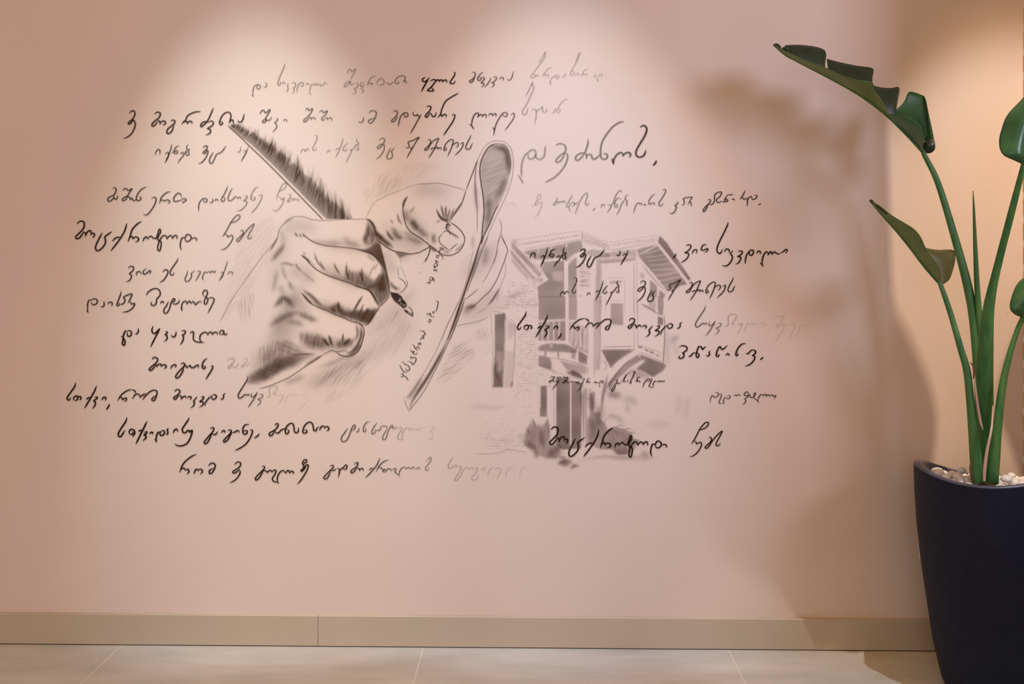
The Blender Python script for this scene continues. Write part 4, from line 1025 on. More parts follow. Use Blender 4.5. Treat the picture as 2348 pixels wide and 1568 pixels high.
S .22 8 560,750 640,720 700,730
S .22 8 690,790 760,760 800,790
S .22 8 760,830 830,820 860,850
S .2 8 400,690 440,640 470,640
S .2 8 560,1110 640,1130 740,1120
S .2 8 820,940 890,930 940,950
F .3 9 200,240 280,240 262,420 250,520 360,540 345,620 430,700 450,780 560,740 700,770 830,850 780,900 920,940 800,1130 600,1130 520,1060 340,1060 170,980 160,640 210,560
S .35 30 210,280 240,420 230,520
S .25 40 230,640 260,800 200,950
S .3 30 560,1090 680,1110 760,1080
S .25 26 700,940 850,930
F .34 14 60,300 150,160 160,800 140,1040
E .9 6 85,160 100,160 100,1040 85,1040
E .9 6 112,160 128,160 135,1040 120,1040
R .9 17 480,0 400,200 345,400
S .45 15 460,0 400,250 370,480
S .3 40 380,430 330,600 320,760
S .35 40 470,260 560,280 640,290
S .14 40 690,360 800,350 860,430
S .12 26 740,420 750,520
S .22 34 970,1120 1030,1150
S .12 20 60,1225 400,1165 700,1185 1000,1150
S .1 26 350,1170 900,1200 1200,1180
H .2 10 0 150,200 230,190 190,480 150,500
S .16 30 430,600 520,590 600,610 700,700
S .07 40 1000,720 1200,700 1380,730
S .06 36 1470,280 1480,420 1450,580
S .06 36 1610,300 1600,460 1570,620'''


def pts(s):
    return np.array([[float(v) for v in p.split(',')] for p in s.split()], float)


def smooth_curve(p, step):
    """Catmull-Rom through the points, resampled about every `step` px"""
    if len(p) == 1:
        p = np.vstack([p, p + 0.5])
    q = np.vstack([2 * p[0] - p[1], p, 2 * p[-1] - p[-2]])
    out = []
    for i in range(1, len(q) - 2):
        p0, p1, p2, p3 = q[i - 1], q[i], q[i + 1], q[i + 2]
        n = max(2, int(np.linalg.norm(p2 - p1) / step))
        t = np.linspace(0, 1, n, endpoint=False)[:, None]
        out.append(0.5 * (2 * p1 + (p2 - p0) * t + (2 * p0 - 5 * p1 + 4 * p2 - p3) * t ** 2 + (3 * p1 - p0 - 3 * p2 + p3) * t ** 3))
    out.append(p[-1:])
    return np.vstack(out)


class Ribbons:
    def __init__(self, y0):
        self.co, self.q, self.ink, self.n, self.y = [], [], [], 0, y0

    def add(self, c, w, ink, taper=(0.45, 0.35), pen=True):
        """c: Nx2 px centre line, w width px, ink scalar or array"""
        d = np.gradient(c, axis=0)
        L = np.linalg.norm(d, axis=1, keepdims=True)
        d = d / np.maximum(L, 1e-6)
        nrm = np.stack([-d[:, 1], d[:, 0]], 1)
        s = np.concatenate([[0], np.cumsum(np.linalg.norm(np.diff(c, axis=0), axis=1))])
        tot = max(s[-1], 1e-3)
        e = min(0.3, 9.0 / tot)
        u = s / tot
        prof = np.ones(len(c))
        prof = np.minimum(prof, taper[0] + (1 - taper[0]) * np.clip(u / e, 0, 1))
        prof = np.minimum(prof, taper[1] + (1 - taper[1]) * np.clip((1 - u) / e, 0, 1))
        if pen:
            prof = prof * (0.86 + 0.22 * np.abs(d[:, 1] * 0.9 - d[:, 0] * 0.3))
        h = (w * prof / 2)[:, None]
        l, r = c + nrm * h, c - nrm * h
        lx, lz = Wn(l[:, 0], l[:, 1])
        rx, rz = Wn(r[:, 0], r[:, 1])
        n = len(c)
        y = np.full(n, self.y)
        self.co.append(np.stack([lx, y, lz], 1))
        self.co.append(np.stack([rx, y, rz], 1))
        i = np.arange(n - 1)
        a = self.n
        self.q.append(np.stack([a + i, a + i + 1, a + n + i + 1, a + n + i], 1))
        ink = np.broadcast_to(np.asarray(ink, float), (n,))
        self.ink += [ink, ink]
        self.n += 2 * n
        self.y -= 2.5e-6

    def arrays(self):
        if not self.co:
            return np.zeros((0, 3)), np.zeros((0, 4), int), np.zeros(0)
        return np.vstack(self.co), np.vstack(self.q), np.concatenate(self.ink)


# --- handwriting
def parse_text(text):
    lines, cur, tr, ink = [], None, None, None
    for ln in text.strip().split('\n'):
        if ln[0] == '#':
            cur = []
            lines.append((ln[1:].strip(), cur))
        elif ln[0] == '@':
            v = [float(x) for x in ln[1:].split()]
            tr = (v[0], v[1], v[2] / 2348.0)
        elif ln[0] == 'W':
            ink = [float(x) for x in ln[1:].split()]
        else:
            cur.append((tr, ink, [pts(s) for s in ln.split(';')]))
    return lines


mural = empty('wall_mural', tuple(P(1000, 780, -0.001)))
tag(mural, 'brown ink mural of hands, quill, old house and flowing handwriting on the beige wall', 'mural')
lines = dict(parse_text(TEXT))


def pick(name, crop_x):
    return [w for w in lines[name] if w[0][0] == crop_x]


def retarget(ws, x0, y0, sx, sy, sh=0.0, ink=None, wk=1.0):
    out = []
    for tr, ik, strokes in ws:
        ik2 = list(ink or ik)
        if len(ik2) < 3: ik2 = ik2 + [ik[2] * wk]
        out.append(((x0, y0, None, sx, sy, sh), ik2, strokes))
    return out


lines['right 2'] = retarget(pick('line 3', 340), 1198.1, 536.1, 0.1797, 0.1738, 0, (0.88, 0.85), 1.05) + lines.pop('right 2b')
lines['right 3'] = retarget(pick('line 3', 680), 1274.3, 616.8, 0.18201, 0.178, 0, (0.82, 0.92), 0.95)
lines['right 4'] = (retarget(pick('line 10', 140), 1171.3, 706.7, 0.17722, 0.1731, 0, (0.92, 0.92), 0.95)
                    + retarget(pick('line 10', 500)[:1], 1546.3, 707.0, 0.177, 0.1703, 0, (0.72, 0.5), 0.95)
                    + [w for w in lines['right 4b'] if w[1][0] < 0.5])
lines['right 5'] = [w for w in lines.pop('right 4b') if w[1][0] > 0.5]
lines['right 6'] = retarget(pick('line 5', 160), 1246.7, 951.6, 0.18114, 0.1853, 0.0018, (0.97, 0.96), 0.95)

y_text = -0.0016
n_part = 0


def px_of(tr, p):
    if len(tr) == 3:
        return np.stack([tr[0] + p[:, 0] * tr[2], tr[1] + p[:, 1] * tr[2]], 1)
    x0, y0, _, sx, sy, sh = tr
    return np.stack([x0 + p[:, 0] * sx, y0 + p[:, 1] * sy + p[:, 0] * sh], 1)


def to_part(name, me, mat, label=None):
    o = obj(name, me, mat)
    o.parent = mural
    o.matrix_parent_inverse = mural.matrix_world.inverted()
    o.location = -Vector(mural.location)
    if label: o['label'] = label
    return o


def cluster(boxes):
    """strokes joined into words: boxes nearer to each other than a letter gap"""
    n = len(boxes)
    lab = list(range(n))

    def root(i):
        while lab[i] != i: i = lab[i]
        return i
    for i in range(n):
        for j in range(i + 1, n):
            a, c = boxes[i], boxes[j]
            gx = max(0, a[0] - c[2], c[0] - a[2])
            gy = max(0, a[1] - c[3], c[1] - a[3])
            if math.hypot(gx, gy) < 13.5:
                lab[root(j)] = root(i)
    return [root(i) for i in range(n)]


n_line = 0
for nm, ws in lines.items():
    strokes_all = []
    for tr, ik, strokes in ws:
        allp = np.vstack([px_of(tr, s) for s in strokes])
        xa, xb = allp[:, 0].min(), allp[:, 0].max() + 1e-3
        for s in strokes:
            c = smooth_curve(px_of(tr, s), 1.1)
            ink = ik[0] + (ik[1] - ik[0]) * np.clip((c[:, 0] - xa) / (xb - xa), 0, 1)  # lamp glare on the wall is put into the fainter ink values
            strokes_all.append((c, ik[2] * 0.89, np.clip(ink * 1.02, 0, 0.98)))
    lab = cluster([(c[:, 0].min(), c[:, 1].min(), c[:, 0].max(), c[:, 1].max()) for c, _, _ in strokes_all])
    line = empty('handwriting_line', (0, 0, 0))
    line.parent = mural
    for g in sorted(set(lab)):
        rb = Ribbons(y_text)
        for (c, w, ink), l in zip(strokes_all, lab):
            if l == g: rb.add(c, w, ink)
        co, q, ink = rb.arrays()
        o = obj('handwritten_word', np_mesh('handwritten_word', co - np.array(mural.location), q, ink), m_ink)
        o.parent = line


# --- drawings: soft pencil tone on a fine mesh plus crisp pen lines
canv = {}


class Canvas:
    def __init__(self, name, x0, y0, x1, y1, res):
        self.name, self.x0, self.y0, self.res = name, x0, y0, res
        self.w, self.h = int((x1 - x0) / res) + 1, int((y1 - y0) / res) + 1
        self.D = np.zeros((self.h, self.w))
        self.keep = np.zeros((self.h, self.w), bool)
        self.y = -0.0007 - 0.00009 * len(canv)
        self.rb = Ribbons(-0.0012 - 0.00004 * len(canv))

    def win(self, p, m):
        a = np.floor((p.min(0) - m - (self.x0, self.y0)) / self.res).astype(int)
        b_ = np.ceil((p.max(0) + m - (self.x0, self.y0)) / self.res).astype(int)
        ax, ay = max(a[0], 0), max(a[1], 0)
        bx, by = min(b_[0] + 1, self.w), min(b_[1] + 1, self.h)
        if bx <= ax or by <= ay:
            return None
        X, Y = np.meshgrid(self.x0 + np.arange(ax, bx) * self.res, self.y0 + np.arange(ay, by) * self.res)
        return (slice(ay, by), slice(ax, bx)), X, Y

    def over(self, sl, T):
        self.D[sl] = 1 - (1 - self.D[sl]) * (1 - T)

    def tone(self, p, ink, sig, taper=0.35):
        w = self.win(p, sig * 2.6)
        if w is None: return None, None
        sl, X, Y = w
        c = smooth_curve(p, max(sig * 0.45, 0.6))
        n = len(c)
        u = np.linspace(0, 1, n)
        k = np.minimum(1, 0.25 + np.minimum(u, 1 - u) / max(taper, 1e-3))
        T = np.zeros_like(X)
        for (cx, cy), kk in zip(c, k):
            s2 = (sig * (0.55 + 0.45 * kk)) ** 2
            T = np.maximum(T, kk * np.exp(-((X - cx) ** 2 + (Y - cy) ** 2) / (2 * s2)))
        return sl, T * ink

    def mask(self, p, blur):
        w = self.win(p, blur * 2.5 + 1)
        if w is None: return None, None, None, None
        sl, X, Y = w
        M = np.zeros_like(X, bool)
        x1, y1 = p[:, 0], p[:, 1]
        x2, y2 = np.roll(x1, -1), np.roll(y1, -1)
        for a, b_, c, d in zip(x1, y1, x2, y2):
            if b_ == d: continue
            cond = ((b_ > Y) != (d > Y)) & (X < (c - a) * (Y - b_) / (d - b_) + a)
            M ^= cond
        M = M.astype(float)
        s = blur / self.res
        if s > 0.3:
            r = int(s * 2.5) + 1
            k = np.exp(-np.arange(-r, r + 1) ** 2 / (2 * s * s))
            k /= k.sum()
            pad = np.pad(M, ((r, r), (r, r)), mode='edge')
            pad = np.apply_along_axis(lambda v: np.convolve(v, k, 'valid'), 1, pad)
            M = np.apply_along_axis(lambda v: np.convolve(v, k, 'valid'), 0, pad)
        return sl, M, X, Y

    def hatch(self, p, ink, spacing, ang):
        sl, M, X, Y = self.mask(p, 3.5)
        if sl is None: return
        a = math.radians(ang)
        wob = 0.5 * np.sin(X * 0.05 + Y * 0.031) + 0.35 * np.sin(X * 0.17 - Y * 0.11)
        t = (-X * math.sin(a) + Y * math.cos(a)) / spacing + wob * 0.35
        along = X * math.cos(a) + Y * math.sin(a)
        k = np.floor(t)
        ph = np.sin(k * 12.9898) * 43758.5453
        ph = ph - np.floor(ph)
        prof = np.clip(1 - np.abs(t - k - 0.5) / 0.42, 0, 1) ** 0.8
        vary = 0.62 + 0.38 * np.sin(along * 0.08 + ph * 6.28)
        self.over(sl, np.clip(ink * 1.25 * prof * vary * M, 0, 1))

    def mesh(self, outline=None, min_ink=0.012):
        if outline is not None:
            for o in outline:
                sl, M, _, _ = self.mask(o, 0)
                self.keep[sl] |= M > 0.5
        D = np.clip(self.D, 0, 0.96)
        K = self.keep | (D > min_ink)
        cell = K[:-1, :-1] | K[1:, :-1] | K[:-1, 1:] | K[1:, 1:]
        jj, ii = np.nonzero(cell)
        idx = np.stack([jj * self.w + ii, (jj + 1) * self.w + ii, (jj + 1) * self.w + ii + 1, jj * self.w + ii + 1], 1)
        used, inv = np.unique(idx.ravel(), return_inverse=True)
        q = inv.reshape(-1, 4)
        vy, vx = used // self.w, used % self.w
        x, z = Wn(self.x0 + vx * self.res, self.y0 + vy * self.res)
        co = np.stack([x, np.full(len(x), self.y), z], 1)
        ink = D.ravel()[used]
        c2, q2, i2 = self.rb.arrays()
        return np_mesh(self.name, np.vstack([co, c2]), np.vstack([q, q2 + len(co)]), np.concatenate([ink, i2]))


RES = {'house': 1.5, 'nib': 0.8, 'feather': 1.2}
cv = None
ox = oy = 0.0
sc_ = 1.0
for ln in DRAW.strip().split('\n'):
    t = ln.split()
    k = t[0]
    if k == 'C':
        cv = Canvas(t[1], *[float(v) for v in t[2:6]], RES.get(t[1], 1.25))
        canv[t[1]] = cv
        continue
    if k == '@':
        ox, oy, sc_ = float(t[1]), float(t[2]), float(t[3]) / float(t[4])
        continue
    npar = {'H': 3, 'B': 3, 'Q': 1}.get(k, 2)
    par = [float(v) for v in t[1:1 + npar]]
    p = pts(' '.join(t[1 + npar:])) * sc_ + (ox, oy)
    if k == 'L':
        cv.rb.add(smooth_curve(p, 1.5), par[1] * 0.92, min(par[0] * 1.05, 0.95), taper=(0.3, 0.3), pen=False)
    elif k == 'S':
        sl, T = cv.tone(p, par[0], max(par[1] * sc_, 0.7))
        if sl is not None: cv.over(sl, T)
    elif k == 'R':
        sl, T = cv.tone(p, par[0], max(par[1] * sc_, 0.7), 0.02)
        if sl is not None: cv.D[sl] *= 1 - T
    elif k in 'FE':
        sl, M, X, Y = cv.mask(p, par[1] * sc_)
        if sl is None: continue
        if k == 'E':
            cv.D[sl] *= 1 - par[0] * M
        else:
            g = 1 + 0.10 * np.sin(X * 0.06 + 1.3 * np.sin(Y * 0.03)) + 0.08 * np.sin(Y * 0.09 + X * 0.02)
            cv.over(sl, np.clip(par[0] * M * g, 0, 0.95))
    elif k == 'H':
        cv.hatch(p, par[0], par[1], par[2])
    elif k == 'Q':                                    # a row of roof tile arcs
        a, b_ = p[0], p[-1]
        n = int(np.linalg.norm(b_ - a) / 8.5)
        for i in range(n):
            c = a + (b_ - a) * (i + 0.5) / n + rng.normal(0, 0.6, 2)
            arc = np.array([[-4.2, -2.2], [-3.0, 1.6], [0.2, 2.8], [3.4, 0.8], [4.0, -2.4]]) * rng.uniform(0.8, 1.1)
            cv.rb.add(smooth_curve(c + arc, 1.2), 1.5, par[0] * rng.uniform(0.5, 1.0), pen=False)
    elif k == 'B':                                    # scattered mortar marks of rubble stone
        ln_, sp = par[1] * sc_ * 1.6, par[2] * sc_
        lo, hi = p.min(0), p.max(0)
        y = lo[1]
        while y < hi[1]:
            x = lo[0] + rng.uniform(0, sp)
            while x < hi[0]:
                x2, y2 = p[:, 0], p[:, 1]
                ins = False
                for i in range(len(p)):
                    j = i - 1
                    if (y2[i] > y) != (y2[j] > y) and x < (x2[j] - x2[i]) * (y - y2[i]) / (y2[j] - y2[i]) + x2[i]:
                        ins = not ins
                if ins:
                    l = ln_ * rng.uniform(1.2, 4.6)
                    c = np.array([[0, rng.uniform(-1, 1)], [l * .5, rng.uniform(-1.2, 1.2)], [l, rng.uniform(-1, 1)]]) + (x, y)
                    if rng.random() < 0.8:
                        cv.rb.add(smooth_curve(c, 1.5), 1.3, par[0] * rng.uniform(0.4, 1.05), pen=False)
                    if rng.random() < 0.35:
                        v = np.array([[0, 0], [rng.uniform(-1, 1), sp * 0.62]]) + (x, y)
                        cv.rb.add(smooth_curve(v, 1.5), 1.1, par[0] * rng.uniform(0.3, 0.8), pen=False)
                x += sp * rng.uniform(0.6, 1.3)
            y += sp * rng.uniform(0.6, 0.85)

# the feather vane: barbs springing from the quill shaft
fe = canv['feather']
shaft_l = np.array([[522, 288], [550, 313], [571, 334], [606, 367], [640, 401], [690, 452], [741, 504]], float)
shaft_r = np.array([[523, 287], [552, 311], [575, 328], [610, 361], [651, 401], [700, 451], [752, 504]], float)
tips = np.array([[530, 284], [538, 281], [552, 280], [564, 285], [571, 289], [579, 293], [595, 299], [605, 307], [616, 312], [625, 317], [637, 330],
                 [647, 331], [655, 340], [668, 349], [674, 351], [691, 371], [700, 381], [709, 386], [718, 386], [725, 395], [732, 407], [738, 416],
                 [746, 424], [754, 437], [764, 441], [774, 444], [781, 452], [789, 463], [797, 469], [800, 482], [807, 503]], float)


def along(c, u):
    s = np.concatenate([[0], np.cumsum(np.linalg.norm(np.diff(c, axis=0), axis=1))])
    s /= s[-1]
    return np.array([np.interp(u, s, c[:, 0]), np.interp(u, s, c[:, 1])])


shaft_x = np.vstack([shaft_r, [[785, 539], [830, 588]]])      # the shaft runs on behind the fingers
BOT = 503.0


def barb(u):
    """foot on the shaft and tip of the barb at parameter u (0 at the point of the feather)"""
    a = along(shaft_x, u)
    return a, along(tips, min(1.0, max(0.0, u * 1.02 + 0.02 * math.sin(3.1 * u))))


us = np.linspace(0.015, 1, 40)
poly = [along(shaft_x, u) for u in us] + [barb(u)[0] * 0.3 + barb(u)[1] * 0.7 for u in us[::-1]]
sl, M, X, Y = fe.mask(np.array(poly), 2.2)
fe.over(sl, 0.36 * M)
poly = [along(shaft_x, u) for u in us] + [barb(u)[0] * 0.55 + barb(u)[1] * 0.45 for u in us[::-1]]
sl, M, X, Y = fe.mask(np.array(poly), 5)
fe.over(sl, 0.12 * M)
for i in range(420):
    u = rng.uniform(0.0, 1.0)
    a, t_ = barb(u)
    if rng.random() < 0.5:
        t_ = along(tips, np.clip(u + rng.normal(0.0, 0.01), 0, 1))
    d = t_ - a
    lo = rng.uniform(0.0, 0.35)
    hi = rng.uniform(0.86, 1.12) if i % 2 else rng.uniform(0.55, 0.9)
    p0, p1 = a + d * lo, a + d * hi
    mid = (p0 + p1) / 2 + np.array([rng.uniform(1, 5), rng.uniform(-1, 2)])
    sl, T = fe.tone(np.array([p0, mid, p1]), rng.uniform(0.08, 0.28), rng.uniform(0.8, 1.8), 0.6)
    if sl is not None: fe.over(sl, T)
for i in range(46):                                   # light splits between the barbs
    u = rng.uniform(0.06, 0.99)
    a, t_ = barb(u)
    a2 = a + (t_ - a) * rng.uniform(0.35, 0.75)
    sl, T = fe.tone(np.array([a2, (a2 + t_) / 2 + (1.5, 0.5), t_]), rng.uniform(0.35, 0.7), rng.uniform(0.9, 1.5), 0.4)
    if sl is not None: fe.D[sl] *= 1 - T
fe.D[int((BOT - fe.y0) / fe.res):, :] = 0
sl, M, X, Y = fe.mask(np.array([along(shaft_r, u) for u in np.linspace(0.12, 1, 20)] + [along(shaft_l, u) for u in np.linspace(1, 0.12, 20)]), 0.8)
fe.D[sl] *= 1 - 0.8 * M
fe.rb.add(smooth_curve(shaft_l, 1.5), 2.0, 0.62, pen=False)
fe.rb.add(smooth_curve(shaft_l + (1.8, -0.6), 1.5), 2.6, 0.22, pen=False)
fe.rb.add(smooth_curve(shaft_r[1:], 1.5), 1.6, 0.4, pen=False)

# outlines keep the bare paper or skin between the lines inside each drawn part
hand_out = np.array([[505, 735], [560, 650], [620, 575], [640, 545], [640, 525], [665, 500], [690, 496], [740, 504], [840, 502], [856, 512], [866, 540], [884, 580],
                     [905, 592], [920, 612], [935, 648], [930, 664], [905, 672], [893, 680], [868, 706], [830, 745], [835, 770], [826, 800], [796, 817],
                     [760, 806], [700, 840], [640, 875], [590, 890], [560, 880], [600, 815], [560, 760]], float)
hold_out = np.array([[839, 498], [860, 462], [955, 422], [1020, 420], [1068, 437], [1050, 485], [1034, 504], [1062, 535], [1064, 560], [1040, 582], [1012, 584],
                     [985, 566], [940, 582], [905, 575], [866, 550], [858, 520]], float)
hold_out2 = np.array([[1120, 540], [1146, 500], [1160, 560], [1155, 620], [1140, 690], [1100, 730], [1046, 748], [1060, 690], [1090, 620]], float)
paper_out = np.array([[1068, 436], [1095, 366], [1120, 330], [1140, 322], [1162, 330], [1177, 362], [1176, 410], [1150, 475], [1110, 560], [1060, 710], [1010, 830],
                      [938, 944], [926, 914], [985, 800], [1000, 700], [950, 660], [960, 600], [1040, 580], [1064, 555], [1040, 500]], float)
nib_out = np.array([[895, 672], [912, 674], [926, 690], [935, 704], [947, 724], [930, 714], [916, 700], [900, 686]], float)
outl = {'writing_hand': [hand_out], 'holding_hand': [hold_out, hold_out2], 'paper': [paper_out], 'nib': [nib_out]}
PART = {'feather': ('quill_feather', m_pencil), 'nib': ('pen_nib', m_ink), 'writing_hand': ('writing_hand_drawing', m_pencil),
        'holding_hand': ('holding_hand_drawing', m_pencil), 'paper': ('paper_scroll_drawing', m_pencil), 'house': ('house_drawing', m_wash)}
for k, cv in canv.items():
    nm, mt = PART[k]
    to_part(nm, cv.mesh(outl.get(k)), mt)

# ---------------------------------------------------------------- planter, pebbles, plant
PY = -0.26                                            # the planter's axis stands this far in front of the wall
pot_x = P(2277, 1200, PY).x
DEP = (Vector((pot_x, PY, 0)) - CAM).dot(FWD)


def zrow(py, y):
    return P(2277, py, y).z


r_top = (P(2277, 1100, PY) - P(2101.5, 1100, PY)).length * 0.985
prof = []
for row, px in ((1062, 2101.5), (1120, 2103), (1200, 2107.5), (1280, 2115.5), (1350, 2125), (1480, 2144.5), (1568, 2165)):
    prof.append((zrow(row, PY), (P(2277, row, PY) - P(px, row, PY)).length * 0.985))
zs = [p[0] for p in prof][::-1]
rs = [p[1] for p in prof][::-1]
r_bot = rs[0] - (rs[1] - rs[0]) / (zs[1] - zs[0]) * zs[0] * 1.25


def pot_r(z):
    if z <= zs[0]:
        return r_bot + (rs[0] - r_bot) * max(0, z) / zs[0]
    return float(np.interp(z, zs, rs))


# the wavy rim: heights that put its near and far edge where they are seen, smoothed to a short Fourier series
FRONT = np.array([(2095, 1058), (2102, 1063), (2108, 1071), (2130, 1084), (2160, 1097), (2200, 1109), (2240, 1116), (2280, 1118), (2320, 1115), (2348, 1111), (2400, 1101), (2470, 1080)], float)
BACK = np.array([(2095, 1060), (2104, 1057), (2135, 1058), (2160, 1065), (2190, 1074), (2222, 1083), (2260, 1092), (2300, 1097), (2350, 1097), (2400, 1088), (2470, 1070)], float)
ths, zz = [], []
for i in range(72):
    th = 2 * math.pi * i / 72
    q = Vector((pot_x + r_top * math.cos(th), PY + r_top * math.sin(th), 0)) - CAM
    dep = q.dot(FWD)
    px = IMG_W / 2 + F_PX * q.dot(RIGHT) / dep
    c = BACK if math.sin(th) > 0 else FRONT
    row = float(np.interp(px, c[:, 0], c[:, 1]))
    ths.append(th)
    zz.append(CAM_H - (row - HORIZON) * dep / F_PX)
ths = np.array(ths)
BASIS = lambda a: np.stack([np.ones_like(a)] + [f(k * a) for k in (1, 2, 3) for f in (np.cos, np.sin)], -1)
COEF = np.linalg.lstsq(BASIS(ths), np.array(zz), rcond=None)[0]
zm = float(COEF[0])


def rim_z(th):
    return float(BASIS(np.array(th)) @ COEF)


m_pot, nt, b = new_mat('navy_matte_plastic')
noise_color(nt, b, (0.0080, 0.0120, 0.030), (0.0110, 0.0155, 0.037), 30, bump=0.25, bump_scale=700)
b.inputs['Roughness'].default_value = 0.55
b.inputs['Specular IOR Level'].default_value = 0.18

m_rim, nt, b = new_mat('navy_lit_rim')
noise_color(nt, b, (0.060, 0.065, 0.105), (0.075, 0.080, 0.125), 30, bump=0.15, bump_scale=700)  # lighter than the body: the lit rim's brightness is put into its colour
b.inputs['Roughness'].default_value = 0.32
b.inputs['Specular IOR Level'].default_value = 0.5

NS, NZ = 96, 26
planter = empty('planter', (pot_x, PY, 0))
tag(planter, 'tall tapering navy planter with a wavy rim beside the mural, standing on the tiled floor', 'planter')


def local_part(name, bm, mat, parent, smooth=True, label=None):
    o = bm_obj(name, bm, mat, parent, smooth)
    if label: o['label'] = label
    return o


bm = bmesh.new()
rings = []
for j in range(NZ + 1):
    v = j / NZ
    ring = []
    for i in range(NS):
        th = 2 * math.pi * i / NS
        z = v * (rim_z(th) - 0.004)
        r = pot_r(z)
        if j == 0: r -= 0.004
        ring.append(bm.verts.new((r * math.cos(th), r * math.sin(th), z)))
    rings.append(ring)
def skin(bm, rings):
    for a, c in zip(rings, rings[1:]):
        for i in range(NS):
            bm.faces.new((a[i], a[(i + 1) % NS], c[(i + 1) % NS], c[i]))


skin(bm, rings)
bm.faces.new(rings[0])
local_part('pot_body', bm, m_pot, planter)
bm = bmesh.new()
rings = []
for dr, dz in ((0.0, 0.0), (-0.0015, 0.0032), (-0.005, 0.004), (-0.014, 0.004), (-0.0175, 0.0025), (-0.019, -0.002), (-0.020, -0.03), (-0.022, -0.11)):
    ring = []
    for i in range(NS):
        th = 2 * math.pi * i / NS
        z = rim_z(th) - 0.004 + dz
        r = pot_r(rim_z(th)) + dr
        ring.append(bm.verts.new((r * math.cos(th), r * math.sin(th), z)))
    rings.append(ring)
skin(bm, rings)
local_part('rim', bm, m_rim, planter, label='rim edge coloured lighter to look lit')

m_soil, nt, b = new_mat('potting_soil')
noise_color(nt, b, (0.03, 0.02, 0.014), (0.09, 0.06, 0.04), 80, bump=0.6)
b.inputs['Roughness'].default_value = 0.95
SOIL_Z = zm - 0.031
rr = pot_r(SOIL_Z) - 0.0222


def heap(th, k):
    """the soil and pebbles follow the wavy rim: height above SOIL_Z at angle th, k = 0 centre .. 1 edge"""
    return max(rim_z(th) - zm, -0.012) * 0.9 * k


bm = bmesh.new()
prev = None
for j in range(9):
    k = j / 8
    ring = [bm.verts.new((rr * k * math.cos(2 * math.pi * i / 64), rr * k * math.sin(2 * math.pi * i / 64), SOIL_Z + heap(2 * math.pi * i / 64, k))) for i in range(64)] if j else [bm.verts.new((0, 0, SOIL_Z))]
    if j == 1:
        for i in range(64): bm.faces.new((prev[0], ring[i], ring[(i + 1) % 64]))
    elif j > 1:
        for i in range(64): bm.faces.new((prev[i], ring[i], ring[(i + 1) % 64], prev[(i + 1) % 64]))
    prev = ring
local_part('soil', bm, m_soil, planter, smooth=False, label='dark potting soil under the pebbles')

m_peb, nt, b = new_mat('white_pebble')
tcn = nt.nodes.new('ShaderNodeObjectInfo')
r_ = noise_color(nt, b, (0.80, 0.765, 0.75), (0.90, 0.895, 0.93), 18, bump=0.1)
hs = nt.nodes.new('ShaderNodeHueSaturation')
mr = nt.nodes.new('ShaderNodeMapRange')
mr.inputs['To Min'].default_value = 0.82
mr.inputs['To Max'].default_value = 1.08
nt.links.new(tcn.outputs['Random'], mr.inputs['Value'])
nt.links.new(mr.outputs['Result'], hs.inputs['Value'])
nt.links.new(r_.outputs['Color'], hs.inputs['Color'])
nt.links.new(hs.outputs['Color'], b.inputs['Base Color'])
b.inputs['Roughness'].default_value = 0.4
protos = []
for k in range(6):
    bm = bmesh.new()
    bmesh.ops.create_icosphere(bm, subdivisions=3, radius=1.0)
    ph = [random.uniform(0, 6.28) for _ in range(6)]
    for v in bm.verts:
        x, y, z = v.co
        s = 1 + 0.10 * math.sin(2.1 * x + ph[0]) + 0.09 * math.sin(2.3 * y + ph[1] + x) + 0.07 * math.sin(2.7 * z + ph[2])
        v.co = (x * s, y * s * 0.84, z * s * 0.66)
    me = bpy.data.meshes.new('pebble')
    bm.to_mesh(me)
    bm.free()
    me.polygons.foreach_set('use_smooth', [True] * len(me.polygons))
    me.materials.append(m_peb)
    protos.append(me)
stem_xy = []                                          # filled below before the pebbles are laid


# --- the plant
m_stalk, nt, b = new_mat('green_stalk')
noise_color(nt, b, (0.030, 0.140, 0.040), (0.075, 0.205, 0.055), 22, stretch=(3, 3, 0.5), bump=0.15, bump_scale=60)
b.inputs['Roughness'].default_value = 0.46
b.inputs['Specular IOR Level'].default_value = 0.4


def leaf_mat(name, c1, c2, rough):
    m, nt, b = new_mat(name)
    r = noise_color(nt, b, c1, c2, 14, detail=6)
    tc = nt.nodes.new('ShaderNodeTexCoord')
    wv = nt.nodes.new('ShaderNodeTexWave')
    wv.wave_type = 'BANDS'
    wv.bands_direction = 'X'
    wv.inputs['Scale'].default_value = 14
    wv.inputs['Distortion'].default_value = 0.6
    wv.inputs['Detail'].default_value = 2
    nt.links.new(tc.outputs['UV'], wv.inputs['Vector'])
    bp = nt.nodes.new('ShaderNodeBump')
    bp.inputs['Strength'].default_value = 0.10
    bp.inputs['Distance'].default_value = 0.001
    nt.links.new(wv.outputs['Fac'], bp.inputs['Height'])
    nt.links.new(bp.outputs['Normal'], b.inputs['Normal'])
    b.inputs['Roughness'].default_value = rough
    b.inputs['Specular IOR Level'].default_value = 0.5
    b.inputs['Transmission Weight'].default_value = 0.0
    return m


